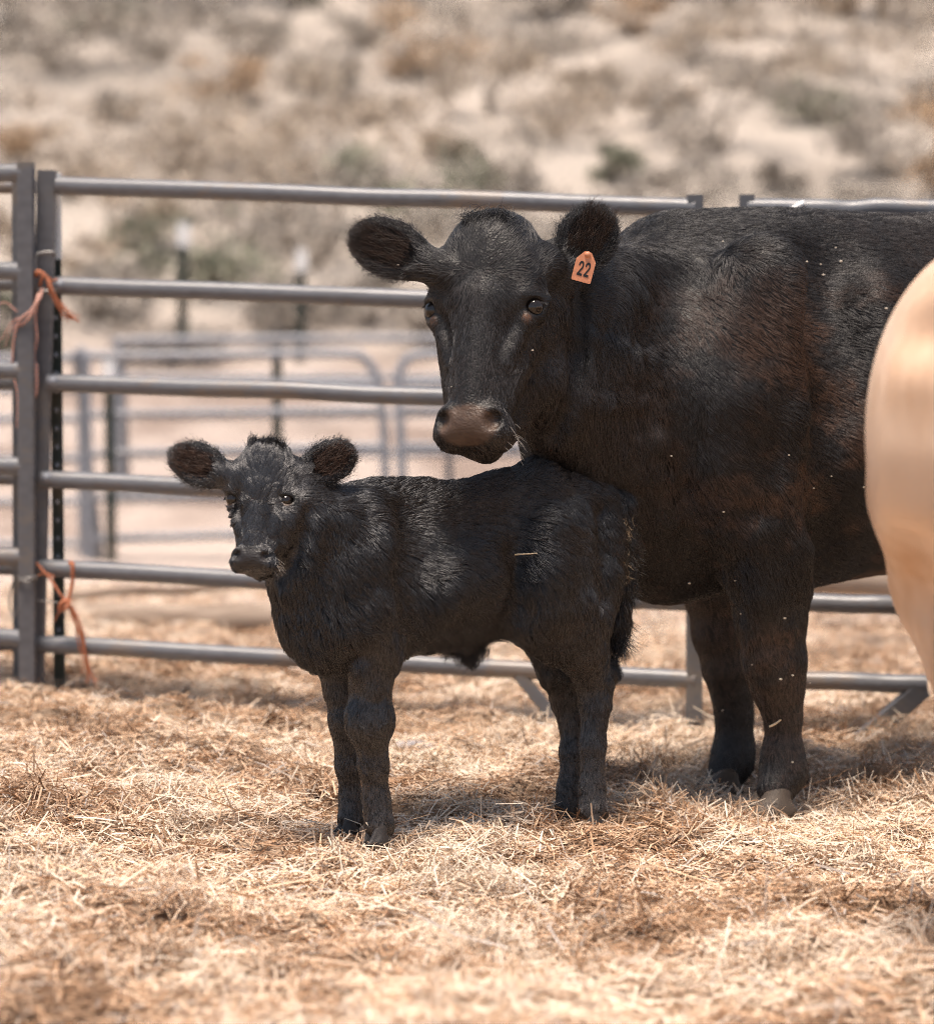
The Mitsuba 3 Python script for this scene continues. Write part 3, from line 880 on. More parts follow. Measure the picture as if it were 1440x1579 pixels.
for s in (-1, 1):
    H.bone(hp(1.83 + s * .05, -.34, 1.90), hp(1.84 + s * .065, -.34, 2.02), .035, .012, 0.02)
H.ridge([(1412, 520), (1404, 640), (1402, 780), (1410, 930)], .05, -.034, 0.07, -1, 3.4, 5.2)
H.ridge([(1432, 600), (1436, 760)], .05, .032, 0.06, 1, 3.4, 5.2)
horse_mesh = H.mesh(0.013)
mat('horse_coat_highlight', lambda p, n, uv: mix((0.50, 0.30, 0.17), (0.74, 0.56, 0.42), smoothstep(0.35, 0.65, 0.85 * fbm(p.x * 5, p.y * 5, p.z * 2.5) + 0.15 * noise(p.x * 60, p.y * 60, p.z * 9)) * 0.6 + 0.4 * smoothstep(0.7, 1.15, p.z)), 0.36, 0.6)  # mottled tan coat; highlight on the upper part painted in as paler colour
mat('horse_hair', (0.55, 0.42, 0.30), 0.5, 0.4)
part(horse, 'body', horse_mesh, 'horse_coat_highlight', True)
part(horse, 'tail', cat([tube([hp(-.30, o * .6, 1.22), hp(-.36, o, 1.0), hp(-.36, o * 1.4, .6), hp(-.33, o * 1.5, .3)], [.018, .022, .018, .006], 8) for o in np.linspace(-.05, .05, 7)]), 'horse_hair', True)
part(horse, 'mane', cat([tube([hp(1.35 + a * .7, -a * .5, 1.45 + a * .62), hp(1.35 + a * .7, .07 - a * .5, 1.42 + a * .6), hp(1.33 + a * .7, .13 - a * .5, 1.28 + a * .6)], [.02, .018, .006], 6) for a in np.linspace(0, .68, 16)]), 'horse_hair', True)
for a, l in ((.04, -.14), (.04, .14), (1.41, -.15), (1.41, .15)):
    c = hp(a, l, 0); gz0 = float(ground_z(c[0], c[1], False))
    ms = trimesh.creation.revolve([[0, 0], [.075, 0], [.058, .085], [0, .085]], sections=20)
    ms.apply_translation([c[0], c[1], gz0 - .005])
    part(horse, 'hoof', ms, 'dark_hoof_mat')

# ------------------------------------------------------------------ the pipe fence behind the cattle


def fp(u, v, dy=0.0):
    """A point of the fence line: it runs from 7.5 m at the left post a little nearer towards the right."""
    return at(u, v, 7.306 / (1 + 0.1525 * (u - 720) / 4000) + dy)


RAIL = 0.0262


def rails(parent, lines, mat_='pipe_paint', dy=0.0, r=RAIL, seed=0):
    rng = np.random.default_rng(seed)
    for (u0, v0, u1, v1) in lines:
        a, b = fp(u0, v0, dy), fp(u1, v1, dy)
        n = 9
        P = np.array([a + (b - a) * t for t in np.linspace(0, 1, n)])
        P[1:-1, 2] += rng.normal(0, .0016, n - 2)
        P[1:-1, 1] += rng.normal(0, .003, n - 2)
        part(parent, 'rail', tube(P, r, 20, 4), mat_, 40)


k = thing('fence_panel', 'grey pipe fence panel with an end post running behind the calf and the cow', 'fence panel')
LINES = [(88, 286, 1072, 320), (86, 440, 1072, 476), (74, 590, 1072, 625), (64, 739, 1072, 784), (60, 876, 1072, 929), (57, 993, 1072, 1048)]
rails(k, LINES, seed=1)
part(k, 'post', bar(fp(73, 262, .012), fp(53, 1070, .012), .052, .045), 'post_paint')
part(k, 'post', bar(fp(1071, 300), fp(1070, 1150), .044, .044), 'post_paint', label='right end post of the panel, seen left of the far front leg of the cow')
part(k, 'brace', bar(fp(800, 1040, -.01), fp(858, 1112, -.01), .035, .035), 'post_paint')
for (u, v) in ((92, 442), (82, 591), (72, 740)):
    part(k, 'weld', trimesh.creation.icosphere(2, .016).apply_translation(fp(u, v - 3, -.018)), 'galvanised', True)

k = thing('fence_panel', 'fence panel right of the cow with a slanted foot under its lowest rail', 'fence panel')
rails(k, [(1152, 320, 1475, 322), (1152, 478, 1475, 486), (1152, 630, 1475, 638), (1152, 787, 1475, 796), (1152, 926, 1475, 936), (1152, 1046, 1430, 1055)], seed=2)
part(k, 'post', bar(fp(1151, 300), fp(1152, 1128), .040, .044), 'post_paint')
part(k, 'post', bar(fp(1478, 300), fp(1478, 1160), .044, .044), 'post_paint')
part(k, 'foot', bar(fp(1424, 1060), fp(1318, 1152), .052, .046), 'post_paint', label='slanted foot')
part(k, 'strap', tube([fp(1240, 312, -.03), fp(1218, 324, -.035), fp(1196, 334, -.03)], .008, 8, 4), 'white_paint', True)

k = thing('fence_panel', 'fence panel at the left edge, its rails ending at the front grey post', 'fence panel')
rails(k, [(-420, 262, 36, 266), (-420, 412, 36, 418), (-420, 563, 36, 571), (-420, 710, 36, 719), (-420, 848, 36, 859), (-420, 972, 36, 985)], dy=-.055, seed=3)
part(k, 'post', bar(fp(40, 250, -.055), fp(43, 1084, -.055), .046, .046), 'post_paint')

k = thing('fence_panel', 'shaded fence panel seen just below the rails at the left edge', 'fence panel')
rails(k, [(-420, 283, 56, 288), (-420, 432, 56, 438), (-420, 585, 56, 591), (-420, 733, 56, 740), (-420, 870, 56, 878), (-420, 985, 56, 994)], dy=.10, r=.020, seed=4)
part(k, 'post', bar(fp(30, 270, .10), fp(32, 1050, .10), .040, .040), 'post_paint')


def t_post(name, label, base, top, tip, w, mat_='green_post', tip_mat='white_paint', studs=True, group=None):
    k = thing(name, label, 'fence post', group)
    base, top = np.asarray(base, float), np.asarray(top, float)
    m = cat([bar(base, top, w, w * .16, .001), bar(base + [0, w * .5, 0], top + [0, w * .5, 0], w * .16, w * .9, .001)])
    part(k, 'stem', m, mat_)
    d = unit(top - base); L = np.linalg.norm(top - base)
    if tip:
        part(k, 'tip', cat([bar(top - d * tip, top + d * .004, w * 1.10, w * .34, .002), bar(top - d * tip + [0, w * .5, 0], top + d * .004 + [0, w * .5, 0], w * .34, w * .9, .002)]), tip_mat, label='white painted tip')
    if studs:
        st = []
        for s in np.arange(.12, L - tip - .02, .0535):
            b_ = trimesh.creation.icosphere(1, w * .17); b_.apply_scale([1, .7, 1.3]); b_.apply_translation(base + d * s + [0, -w * .12, 0]); st.append(b_)
        part(k, 'stud', cat(st), 'galvanised', True, kind='stuff', label='row of studs')
    return k


t_post('steel_fence_post', 'dark green studded steel post with a white tip beside the left fence posts', fp(92, 1062, .06), fp(84, 268, .06), .245, .034)

mat('steel_loop', (0.26, 0.25, 0.24), 0.4, 0.5, 0.5)
k = thing('wire_loop', 'bent steel wire latch looped over the dark end post above the orange twine', 'wire')
part(k, 'wire', tube([fp(84, 395, -.01), fp(83, 389, -.03), fp(62, 390, -.04), fp(55, 397, -.045), fp(55, 436, -.045), fp(60, 447, -.04), fp(84, 448, -.03), fp(87, 440, .0)], .0045, 8, 6), 'steel_loop', True)
k = thing('wire_loop', 'thin wire tied round the front grey post near its lowest rails', 'wire')
part(k, 'wire', tube([fp(57, 893, -.06), fp(50, 890, -.085), (fp(34, 893, -.09)), fp(27, 889, -.06), fp(18, 905, -.05), fp(14, 935, -.05), fp(22, 950, -.05), fp(29, 930, -.06), fp(28, 897, -.085), fp(44, 897, -.09), fp(57, 888, -.06)], .0028, 6, 6), 'steel_loop', True)
part(k, 'wire', tube([fp(57, 926, -.03), fp(88, 929, -.02)], .003, 6), 'steel_loop', True)


def twine(label, strands, mat_):
    k = thing('baling_twine', label, 'twine')
    for pts, r in strands:
        part(k, 'strand', tube([fp(u, v, dy) for u, v, dy in pts], r * np.linspace(.8, .5, len(pts)), 7, 5), mat_, True)


twine('bright orange twine knotted on the top rail by the dark end post', [
    ([(55, 424, -.05), (60, 419, -.07), (72, 428, -.06), (78, 440, -.05), (76, 452, -.04)], .010),
    ([(70, 424, -.06), (80, 446, -.065), (90, 466, -.05), (104, 482, -.04), (122, 496, -.03)], .007),
    ([(74, 438, -.05), (84, 462, -.055), (96, 482, -.04), (112, 492, -.03)], .007),
    ([(86, 458, -.06), (96, 480, -.05), (106, 498, -.04)], .003), ([(90, 462, -.06), (108, 480, -.05), (124, 488, -.04)], .003), ([(84, 452, -.06), (92, 478, -.05), (97, 494, -.04)], .003),
    ([(62, 440, -.05), (66, 425, -.07), (80, 432, -.05), (88, 430, -.03)], .006)], 'orange_twine')
twine('faded pink twine hanging in strands over the front grey post', [
    ([(65, 445, -.06), (62, 458, -.075), (48, 478, -.09), (30, 494, -.09), (22, 520, -.08), (19, 560, -.07)], .0065),
    ([(60, 452, -.06), (50, 482, -.09), (34, 500, -.085), (27, 500, -.08)], .006),
    ([(30, 488, -.08), (16, 500, -.08), (4, 520, -.08), (-6, 530, -.08)], .0028),
    ([(26, 480, -.08), (8, 466, -.08), (-8, 474, -.08)], .0028),
    ([(26, 500, -.08), (16, 510, -.08), (8, 534, -.08)], .0025),
    ([(58, 462, -.05), (54, 490, -.05), (57, 520, -.05), (53, 545, -.045), (55, 575, -.04), (55, 610, -.04)], .0065),
    ([(54, 560, -.045), (56, 590, -.045), (54, 612, -.045)], .010),
    ([(22, 585, -.08), (27, 610, -.08), (26, 660, -.08)], .003)], 'pink_twine')
twine('rusty orange twine knotted round the lower rails and hanging to the straw', [
    ([(56, 868, -.04), (66, 880, -.05), (80, 896, -.05), (94, 918, -.06), (104, 926, -.06)], .006),
    ([(108, 868, -.04), (112, 872, -.055), (111, 900, -.05), (104, 926, -.06), (92, 936, -.05)], .009),
    ([(104, 926, -.06), (96, 930, -.07), (92, 940, -.06), (104, 936, -.07), (108, 924, -.06)], .011),
    ([(106, 930, -.06), (114, 955, -.055), (124, 980, -.05), (130, 1010, -.04), (136, 1046, -.03), (132, 1052, -.03)], .006),
    ([(108, 934, -.06), (119, 952, -.055), (127, 976, -.05), (133, 1012, -.04), (142, 1044, -.03), (150, 1050, -.03)], .006),
    ([(112, 935, -.06), (116, 958, -.05), (119, 985, -.045), (127, 1020, -.04), (126, 1040, -.03)], .004),
    ([(134, 1030, -.03), (144, 1048, -.03), (146, 1056, -.03)], .003), ([(84, 890, -.05), (70, 884, -.05), (58, 888, -.05)], .004), ([(98, 930, -.06), (88, 950, -.05), (84, 958, -.05)], .003)], 'orange_twine')

# ------------------------------------------------------------------ the second pen, further back


def far_panel(label, Y, path, lines, posts, r=.034):
    k = thing('pen_panel', label, 'fence panel')
    part(k, 'frame', tube([at(u, v, Y) for u, v in path], r, 10, 5), 'galvanised', 40)
    for (u0, v0, u1, v1) in lines:
        part(k, 'rail', tube([at(u0, v0, Y), at(u1, v1, Y)], r * .95, 10), 'galvanised', 40)
    for (u0, v0, u1, v1) in posts:
        part(k, 'post', bar(at(u0, v0, Y), at(u1, v1, Y), .055, .05), 'post_paint')


far_panel('pale pen panel with a rounded top right corner behind the calf', 18.8,
          [(142, 870), (136, 700), (132, 552), (134, 549), (300, 548), (520, 545), (560, 552), (582, 585), (590, 640), (594, 740), (597, 868)],
          [(134, 594, 586, 592), (136, 640, 590, 632), (138, 700, 592, 688), (140, 768, 594, 755), (142, 832, 596, 815)], [(118, 556, 156, 866)])
far_panel('pale pen panel with a rounded top left corner beyond the head of the cow', 18.6,
          [(622, 868), (620, 740), (616, 640), (612, 590), (626, 556), (660, 546), (760, 545), (900, 545), (1180, 547), (1184, 868)],
          [(614, 592, 1182, 594), (617, 632, 1182, 634), (619, 688, 1182, 690), (620, 755, 1182, 757), (621, 815, 1182, 817)], [(690, 560, 694, 868)])
far_panel('pale pen panel behind the left fence posts', 19.2,
          [(128, 872), (126, 700), (124, 560), (100, 552), (0, 553), (-300, 556), (-302, 872)],
          [(124, 600, -300, 606), (125, 645, -300, 650), (126, 706, -300, 712), (127, 773, -300, 778), (128, 838, -300, 842)], [])
far_panel('farther pale pen panel showing above the nearer pen', 25.5,
          [(186, 800), (184, 640), (182, 536), (192, 526), (440, 523), (900, 521), (1240, 521), (1242, 800)],
          [(184, 583, 1240, 580), (185, 640, 1240, 636), (185, 700, 1240, 696), (186, 752, 1240, 748)], [(188, 560, 200, 806), (690, 530, 692, 806)], .042)
t_post('steel_fence_post', 'dark slim post standing at the pale pen right above the calf', at(428, 855, 19.6), at(427, 533, 19.6), 0, .075, studs=False)
t_post('steel_fence_post', 'post with a broad white cap at the left end of the pale pen', at(172, 866, 18.5), at(168, 556, 18.5), .19, .075, studs=False)
t_post('steel_fence_post', 'white capped post on the hillside, left one of two', at(281, 535, 33), at(283, 343, 33), .30, .13, studs=False)
t_post('steel_fence_post', 'white capped post on the hillside, right one of two', at(462, 560, 31), at(465, 384, 31), .26, .12, studs=False)

mat('log_wood', lambda p, n, uv: mix((0.36, 0.285, 0.225), (0.17, 0.12, 0.09), smoothstep(0.4, 0.7, fbm(p.x * 3, p.y * 14, p.z * 14, octaves=4))), 0.8, 0.2)


def log(label, pts, r):
    k = thing('log', label, 'log')
    P = np.array([at(*p) for p in pts])
    m = tube(P, r, 18, 6)
    v = m.vertices
    m.vertices = v + (meshkit.fbm(v * 9, 3, 6)[:, None] - .5) * unit(v - P.mean(0)) * np.mean(r) * .5
    part(k, 'trunk', m, 'log_wood', 50)


log('thick weathered log lying behind the fence left of the calf', [(20, 960, 10.3), (140, 953, 10.3), (280, 957, 10.25), (424, 952, 10.2)], [.052, .062, .066, .060])
log('thin crooked branch lying behind the thick log', [(105, 920, 11.2), (190, 911, 11.25), (280, 911, 11.3), (372, 902, 11.3)], [.016, .020, .018, .012])
log('pale log lying behind the fence right of the cow', [(1190, 897, 10.6), (1290, 893, 10.6), (1380, 899, 10.6), (1520, 905, 10.6)], [.06, .066, .062, .055])

k = thing('stone', 'flat grey stone lying in the straw between the legs of the calf', 'stone')
m = trimesh.creation.icosphere(3, 1.0)
m.vertices *= np.array([.062, .05, .016]) * (0.75 + 0.6 * meshkit.fbm(m.vertices * 1.6, 3, 2))[:, None]
c = at(642, 1166, 6.75); m.apply_translation([c[0], c[1], float(ground_z(c[0], c[1])) + .012])
mat('stone_mat', (0.30, 0.285, 0.29), 0.8, 0.2)
part(k, 'body', m, 'stone_mat', 60)

# ------------------------------------------------------------------ brush and trees on the hillside


def leaves(cen, rad, n, size, cols, rng, hollow=0.35):
    """n small leaf faces spread through an ellipsoid in uneven clumps, with their colours."""
    nk = max(5, n // 90)
    kc = unit(rng.standard_normal((nk, 3))) * rng.uniform(hollow, 1, (nk, 1)) ** .6
    which = rng.integers(0, nk, n)
    p = kc[which] + rng.normal(0, .20, (n, 3))
    p = cen + p * rad
    a = unit(rng.standard_normal((n, 3))); b = unit(np.cross(a, rng.standard_normal((n, 3))))
    s = size * rng.uniform(.6, 1.4, (n, 1))
    V = np.stack([p - a * s, p - b * s * .5, p + a * s, p + b * s * .5], 1).reshape(-1, 3)
    q = np.arange(n)[:, None] * 4
    F = np.vstack([q + [0, 1, 2], q + [0, 2, 3]])
    cols = np.asarray(cols)
    c = cols[rng.integers(0, len(cols), n)] * rng.uniform(.75, 1.25, (n, 1)) * rng.uniform(.8, 1.2, nk)[which][:, None]
    return trimesh.Trimesh(V, F, process=False), np.repeat(c, 4, 0)


KINDS = [('bare grey brown bush among others on the dry hillside', [(.34, .305, .265), (.38, .34, .295), (.28, .25, .215)]),
         ('pale dry tan bush among others on the dry hillside', [(.46, .39, .31), (.41, .335, .26), (.37, .31, .25)]),
         ('dull green bush among others on the dry hillside', [(.17, .18, .13), (.20, .21, .15), (.24, .23, .18)]),
         ('rusty orange leaved bush among others on the dry hillside', [(.44, .30, .18), (.40, .28, .18), (.35, .26, .18)])]


def bush(u, Y, h, w, kind, seed):
    rng = np.random.default_rng(seed)
    x = (u - CU) / FPX * Y
    z = float(ground_z(x, Y, False))
    k = thing('bush', KINDS[kind][0], 'bush', KINDS[kind][0].split(' among')[0] + 'es on the hillside')
    m, c = leaves(np.array([x, Y, z + h * .52]), np.array([w, w, h * .5]), 900, .055 + .02 * h, KINDS[kind][1], rng)
    part(k, 'foliage', m, 'leaf_mat', False, color=c)
    st = [tube([[x, Y, z - .1], [x + rng.normal(0, w * .2), Y + rng.normal(0, w * .2), z + h * .35], [x + rng.normal(0, w * .6), Y + rng.normal(0, w * .5), z + h * rng.uniform(.6, .95)]], [.035, .022, .008], 5, 3) for _ in range(7)]
    part(k, 'stem', cat(st), 'bark', True)


def tree(u, Y, h, w, seed, cols, label, group, conifer=False):
    rng = np.random.default_rng(seed)
    x = (u - CU) / FPX * Y
    z = float(ground_z(x, Y, False))
    k = thing('tree', label, 'tree', group)
    br = [tube([[x, Y, z - .3], [x + .1, Y, z + h * .4], [x + rng.normal(0, .2), Y, z + h * .95]], [.02 * h + .05, .014 * h + .04, .02], 8, 4)]
    ms, cs = [], []
    for q in range(14):
        t = rng.uniform(.25, .95); a = rng.uniform(0, 2 * np.pi)
        L = w * (1.15 - t if conifer else .5 + .7 * np.sin(np.pi * min(t, .9))) * rng.uniform(.7, 1.1)
        b0 = np.array([x, Y, z + h * t]); b1 = b0 + np.array([np.cos(a) * L, np.sin(a) * L, (-.12 if conifer else .45) * L])
        br.append(tube([b0, (b0 + b1) / 2 + [0, 0, .05 * L], b1], [.03 + .008 * h * (1 - t), .03, .012], 5, 2))
        m, c = leaves(b0 + (b1 - b0) * .75, np.array([L * .6, L * .6, L * (.22 if conifer else .4)]) + .15, 320, .10, cols, rng, .1)
        ms.append(m); cs.append(c)
    part(k, 'trunk', cat(br), 'bark', True)
    part(k, 'crown', cat(ms), 'leaf_mat', False, color=np.vstack(cs))


rng = np.random.default_rng(21)
for q in range(88):
    Y = 36 + 50 * (q / 88) ** 1.1 + rng.uniform(0, 2)
    u = -150 + 1740 * ((q * 0.6180339) % 1)
    kind = [0, 1, 0, 1, 0, 2, 1, 0, 1, 3][q % 10]
    h = rng.uniform(.5, 1.7) * (0.7 + Y / 90)
    bush(u, Y, h, h * rng.uniform(.7, 1.3), kind, 100 + q)
for q, (u, Y, h) in enumerate(((-60, 74, 8), (130, 88, 10), (300, 80, 7), (420, 96, 11), (560, 84, 8), (700, 92, 10), (830, 78, 7), (960, 98, 11), (1090, 86, 9), (1230, 94, 10), (1350, 80, 8), (1500, 90, 10))):
    con = q % 3 == 0
    tree(u, Y, h, h * (.2 if con else .3), 300 + q, [(.055, .075, .05), (.08, .10, .065), (.11, .12, .08)] if con else [(.30, .25, .2), (.38, .28, .19), (.26, .22, .18)],
         'dark green conifer high on the hillside' if con else 'thin brownish tree high on the hillside', 'conifers high on the hillside' if con else 'brownish trees high on the hillside', con)

# ------------------------------------------------------------------ straw


def straw(n, ylo, yhi, length, width, seed, lift=.020, steep=.18, heaps=0):
    rng = np.random.default_rng(seed)
    y = ylo * (yhi / ylo) ** rng.random(n)
    x = rng.uniform(-1, 1, n) * (y * .19 + .35)
    if heaps:
        hy = ylo * (yhi / ylo) ** rng.random(heaps); hx = rng.uniform(-1, 1, heaps) * (hy * .19 + .2); hs = rng.uniform(.03, .11, heaps)
        i = rng.integers(0, heaps, n)
        rr = np.abs(rng.normal(0, 1, n)); ra = rng.uniform(0, 2 * np.pi, n)
        x, y = hx[i] + rr * np.cos(ra) * hs[i] * 1.3, hy[i] + rr * np.sin(ra) * hs[i]
    L = length * rng.uniform(.3, 1.6, n); W = width * rng.uniform(.5, 1.5, n)
    yaw = rng.uniform(0, 2 * np.pi, n)
    pit = rng.normal(0, steep, n) + (rng.random(n) < .05) * rng.uniform(-.9, .9, n)
    d = np.stack([np.cos(yaw) * np.cos(pit), np.sin(yaw) * np.cos(pit), np.sin(pit)], 1)
    side = unit(np.cross(d, np.array([0, 0, 1.0]) + rng.normal(0, .5, (n, 3))))
    nor = np.cross(side, d)
    z = ground_z(x, y) + rng.uniform(0, 1, n) ** 2 * lift + (np.exp(-rr * rr) * hs[i] * .45 * rng.random(n) if heaps else 0) + np.abs(np.sin(pit)) * L * .4
    c = np.stack([x, y, z], 1)
    bend = rng.normal(0, .09, n)[:, None] * L[:, None] * nor
    V = []
    for t in (-.5, 0, .5):
        p = c + d * (L * t)[:, None] + bend * (1 - 4 * t * t)
        w = side * (W * (.5 if t == 0 else .38))[:, None]
        V += [p - w, p + w]
    V = np.stack(V, 1).reshape(-1, 3)
    q = np.arange(n)[:, None] * 6
    F = np.vstack([q + f for f in ([0, 1, 3], [0, 3, 2], [2, 3, 5], [2, 5, 4])])
    pal = np.array([(.76, .64, .51), (.70, .53, .385), (.62, .43, .285), (.46, .28, .165), (.24, .145, .085), (.55, .48, .42)])
    patch = meshkit.fbm(np.stack([x * 3.3, y * 3.3, 0 * x], 1), 3, 12)
    pick = np.clip((rng.random(n) * 3.8 + (0.5 - patch) * 9 + .2), 0, 4.99).astype(int)
    pick[rng.random(n) < .07] = 5
    col = pal[pick] * rng.uniform(.8, 1.15, (n, 1))
    return trimesh.Trimesh(V, F, process=False), np.repeat(col, 6, 0)


a1 = straw(150000, 3.7, 8.2, .045, .0030, 31)
a2 = straw(45000, 7.8, 14, .060, .0050, 32, .03)
a3 = straw(1500, 4.0, 8.0, .12, .0042, 33, .03, .25)
a4 = straw(26000, 4.2, 9.5, .055, .0030, 34, .02, .45, 150)
scene['straw'] = mikit.ply(cat([a1[0], a2[0], a3[0], a4[0]]), 'straw_mat', smooth=False, color=np.vstack([a1[1], a2[1], a3[1], a4[1] * .86]))
labels['straw'] = {'label': 'trampled golden straw bedding covering the pen floor', 'kind': 'stuff'}

# ------------------------------------------------------------------ small things on the cattle


def on_skin(mesh, u, v):
    """Where the line through this picture point meets a body."""
    d = unit(at(u, v, 5) - EYE)
    w = mesh.vertices - EYE
    t = w @ d
    off = np.linalg.norm(w - t[:, None] * d, axis=1)
    near = off < .008
    if not near.any(): near = off < off.min() + .002
    i = np.nonzero(near)[0][np.argmin(t[near])]
    return mesh.vertices[i], mesh.vertex_normals[i]


mat('dry_stalk', (0.62, 0.50, 0.34), 0.5, 0.4)
p, n = on_skin(calf_mesh, 812, 852)
k = thing('straw_stalk', 'single pale straw stalk stuck on the flank of the calf', 'straw stalk')
a, b = at(795, 853, 5), at(830, 851, 5); dd = unit(b - a)
part(k, 'stalk', tube([p + n * .016 - dd * .025, p + n * .018, p + n * .017 + dd * .025], [.0018, .0020, .0012], 6, 3), 'dry_stalk', True)
p, n = on_skin(cow_mesh, 1195, 1116)
k = thing('straw_stalk', 'short straw piece stuck on the near front leg of the cow', 'straw stalk')
part(k, 'stalk', tube([p + n * .010 + [-.014, 0, -.008], p + n * .012, p + n * .011 + [.014, 0, .010]], [.0025, .003, .002], 6, 3), 'dry_stalk', True)
rng = np.random.default_rng(8)
fl_ = []
for u, v in ((1290, 383), (1299, 403), (1264, 408), (1364, 473), (1268, 424), (1240, 402), (1116, 375), (1335, 664), (1283, 735), (1330, 751), (1032, 702), (1216, 703), (1253, 752), (1133, 892), (1064, 897), (1115, 790),
             (1146, 948), (1206, 954), (1115, 1097), (1220, 1042), (1205, 1048), (1160, 1022), (1220, 1174), (1330, 1062), (700, 596), (604, 388), (612, 410), (820, 540)):
    p, n = on_skin(cow_mesh, u, v)
    s = trimesh.creation.icosphere(1, .0026 * rng.uniform(.5, 1.2)); s.vertices *= [1.4, .6, .9]; s.apply_translation(p + n * .012)
    fl_.append(s)
mat('chaff', (0.52, 0.46, 0.38), 0.7, 0.3)
part(cow, 'chaff', cat(fl_), 'chaff', True, kind='stuff', label='pale flecks of chaff in the coat')

# ear tag hanging on the viewer's right ear
mat('tag_plastic', lambda p, n, uv: mix((0.62, 0.26, 0.135), (0.50, 0.20, 0.11), noise(p.x * 90, p.y * 90, p.z * 90)), 0.4, 0.5)
mat('black_print', (0.012, 0.011, 0.012), 0.5, 0.4)
k = thing('ear_tag', 'orange numbered tag hanging in the ear of the cow', 'ear tag')
YT = 5.60
tl, tr, br_, bl = (at(897, 390, YT), at(917, 388, YT + .004), at(910, 431, YT), at(881, 433, YT - .004))
ex = unit(br_ - bl); ez = (tl + tr) / 2 - (bl + br_) / 2; ez = unit(ez - ex * (ez @ ex)); en = np.cross(ex, ez)
w_, h_ = .037, .060
from shapely.geometry import Polygon
sh = Polygon([(-w_ / 2, 0), (w_ / 2, 0), (w_ / 2, h_ * .72), (w_ * .16, h_), (-w_ * .16, h_), (-w_ / 2, h_ * .72)]).buffer(.003).buffer(-.0)
m = trimesh.creation.extrude_polygon(sh, .0022, engine='earcut')
base = (bl + br_) / 2
ti = math.radians(19); ex, ez = ex * math.cos(ti) - ez * math.sin(ti) * .3, ez * math.cos(ti) + ex * math.sin(ti)
ex = unit(ex - ez * (ex @ ez)); en = np.cross(ex, ez)
TM = np.eye(4); TM[:3, 0], TM[:3, 1], TM[:3, 2], TM[:3, 3] = ex, ez, en, base
if en[1] > 0: TM[:3, 2] = -en
m.apply_transform(TM); m.fix_normals()
part(k, 'plate', m, 'tag_plastic', 40)
tm = meshkit.text_mesh('22', .030, .0012, bold=True)
tm.apply_translation([-(tm.bounds[0][0] + tm.bounds[1][0]) / 2, .010, .0024]); tm.vertices[:, 0] *= .55
tm.apply_transform(TM); tm.fix_normals()
part(k, 'number', tm, 'black_print', label='black number 22')
top = base + ez * h_ * .95
s = trimesh.creation.icosphere(2, .007); s.apply_translation(top - TM[:3, 2] * -.003)
part(k, 'stud', s, 'tag_plastic', True)

# whiskers and lashes
def hairs(parent, name, specs, bsdf, r):
    P = np.array([[a, a + (b - a) * .3, a + (b - a) * .65 + [0, 0, -.002], b + [0, 0, -.006], b + [0, 0, -.008]] for a, b in specs])
    kk = key_for(f'{parent}__{name}')
    scene[kk] = mikit.ply(strand_mesh(P, r * np.array([1, 1, .8, .5, .2])), bsdf, smooth=True)


def whiskers(parent, h, n, ln, seed):
    rng = np.random.default_rng(seed)
    sp = []
    for _ in range(n):
        s = rng.choice([-1, 1]); a = h.w((s * rng.uniform(.09, .15), rng.uniform(-.02, .10), rng.uniform(-.46, -.36)))
        sp.append((a, a + h.R @ (np.array([s * rng.uniform(.4, 1), rng.uniform(-.5, .2), rng.uniform(-.8, -.1)]) * ln * rng.uniform(.6, 1.3))))
    hairs(parent, 'whiskers', sp, 'whisker_mat', .0003)
    sp = []
    for s in (-1, 1):
        for t in np.linspace(0, 1, 26):
            a = h.w((s * (.165 + .045 * t), .045 + .05 * t, h.ez + .034 - .012 * abs(t - .5)))
            sp.append((a, a + h.R @ (np.array([s * .35, -.75, -.25 + .1 * rng.random()]) * ln * .42)))
    hairs(parent, 'eyelashes', sp, 'cow_hair', .0006)


whiskers(cow, HW, 46, .045, 3)
whiskers(calf, HC, 36, .026, 4)

# a matted tuft on the calf's tail, a tan flank tuft, the topknot
rng = np.random.default_rng(6)


def tuft(parent, name, centers, n, d, ln, spread, bsdf, r, label=None, jit=.33):
    """Loose hairs round some centres; d is one direction or one per centre."""
    n = int(n * max(FUR, .2))
    c = np.asarray(centers); i = rng.integers(0, len(c), n)
    d = np.broadcast_to(np.asarray(d, float), c.shape)[i]
    c = c[i] + rng.normal(0, 1, (n, 3)) * spread
    dd = unit(d + rng.normal(0, jit, (n, 3)))
    L = ln * rng.uniform(0.5, 1.2, (n, 1)); cv = rng.normal(0, .2, (n, 3)) * L
    P = np.stack([c - dd * L * .1, c + dd * L * .2, c + dd * L * .5 + cv * .3, c + dd * L * .85 + cv * .8, c + dd * L + cv], 1)
    kk = key_for(f'{parent}__{name}')
    scene[kk] = mikit.ply(strand_mesh(P, r * np.array([1, 1, .9, .6, .2])), bsdf, smooth=True)
    if label: labels[kk] = {'label': label}


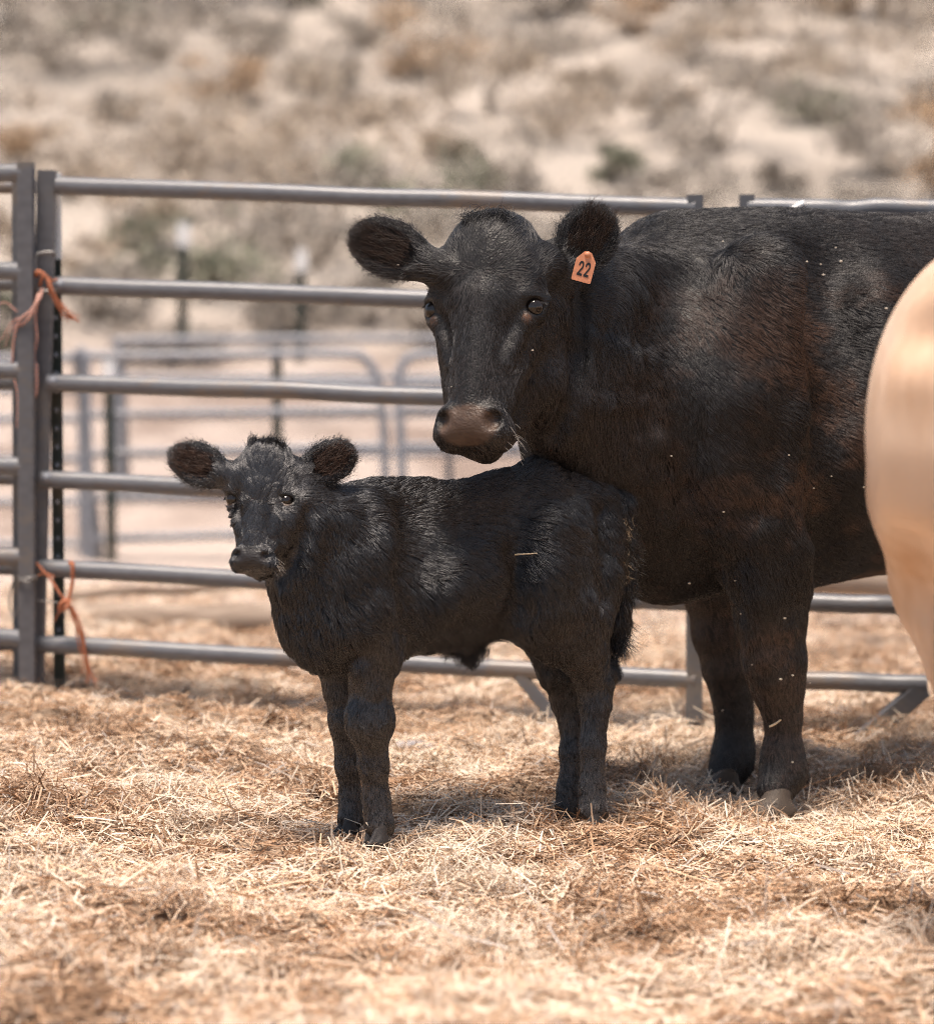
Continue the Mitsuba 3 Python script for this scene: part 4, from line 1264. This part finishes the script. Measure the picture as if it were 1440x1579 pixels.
mat('tail_hair', (0.022, 0.019, 0.018), 0.4, 0.6)
kn = [HC.w((rng.uniform(-.09, .09), rng.uniform(.05, .14), .475)) for _ in range(16)]
tuft(calf, 'topknot', kn, 800, np.array([HC.R @ np.array([rng.normal(0, .5), rng.normal(-.2, .4), 1]) for _ in kn]), .021, .0045, 'calf_hair', .0005, jit=.22)
tuft(calf, 'tail_hair', [tail_pts[1] * (1 - q) + tail_pts[2] * q for q in (.2, .6, 1)] + [tail_pts[2] * (1 - q) + tail_pts[3] * q for q in (.3, .6, 1)] + [tail_pts[3] * (1 - q) + tail_pts[4] * q for q in (.3, .6, 1)], 4200, np.array([.55, -.1, -.75]), .030, .011, 'tail_hair', .0005, jit=.35)
tuft(calf, 'tail_tuft', [at(958, v, 5.835) for v in (805, 825, 845, 865, 885)], 900, np.array([.1, -.35, -1]), .026, .007, 'muddy_tail_hair', .0008, 'mud caked part of the tail')
tuft(calf, 'navel_tuft', [at(u, v, 5.71) for u, v in ((690, 996), (706, 1004), (720, 1006), (730, 1006), (744, 1000))], 800, np.array([-.25, 0, -1]), .026, .008, 'calf_hair', .0005, jit=.3)
tuft(calf, 'tail_switch', tail_pts[3:], 2600, np.array([.10, 0, -1]), .055, .008, 'calf_hair', .0006)
tuft(calf, 'flank_tuft', [at(802, 962, 5.74), at(798, 972, 5.745)], 500, np.array([-.4, -.1, -1]), .020, .006, 'tan_tuft', .0006, 'small tan tuft at the flank')
tuft(cow, 'poll_tuft', [HW.w((s, .07, .47)) for s in (-.06, -.03, 0, .03, .06)], 1200, HW.R @ np.array([0, -.5, -.6]), .030, .010, 'cow_hair', .0006)


def ear_hair(parent, b, t, width, inner, ln, n):
    """Long hair inside the cup and a soft fringe all round the edge of the ear."""
    b, t = np.asarray(b, float), np.asarray(t, float)
    x = unit(t - b); L = np.linalg.norm(t - b); y = unit(np.cross(x, [0, -1.0, 0]))
    tuft(parent, 'ear_hair', [b + (t - b) * q + y * o * width for q in (.4, .55, .7, .85) for o in (-.18, 0, .18)], n, x + np.array([0, -.35, .1]), ln, .008, inner, .0004, jit=.22)
    c = b + x * L * .56
    os_ = [x * np.cos(a0) * L * .45 + y * np.sin(a0) * width * .49 for a0 in np.linspace(-2.5, 2.5, 40)]
    tuft(parent, 'ear_fringe', [c + o * .95 for o in os_], n * 5 // 2, np.array([unit(o) * .5 + x * .8 for o in os_]), ln * .32, .006, 'cow_hair' if parent == cow else 'calf_hair', .0004, jit=.25)


ear_hair(cow, at(672, 413, 5.60), at(546, 360, 5.64), .122, 'dark_ear_hair', .034, 900)
ear_hair(cow, at(872, 422, 5.67), at(930, 325, 5.70), .128, 'dark_ear_hair', .034, 900)
ear_hair(calf, at(356, 738, 5.385), at(268, 700, 5.415), .086, 'brown_ear_hair', .019, 1100)
ear_hair(calf, at(460, 738, 5.40), at(541, 694, 5.455), .086, 'brown_ear_hair', .019, 1100)
# ------------------------------------------------------------------ checks
assert all(isinstance(v, dict) for v in scene.values())
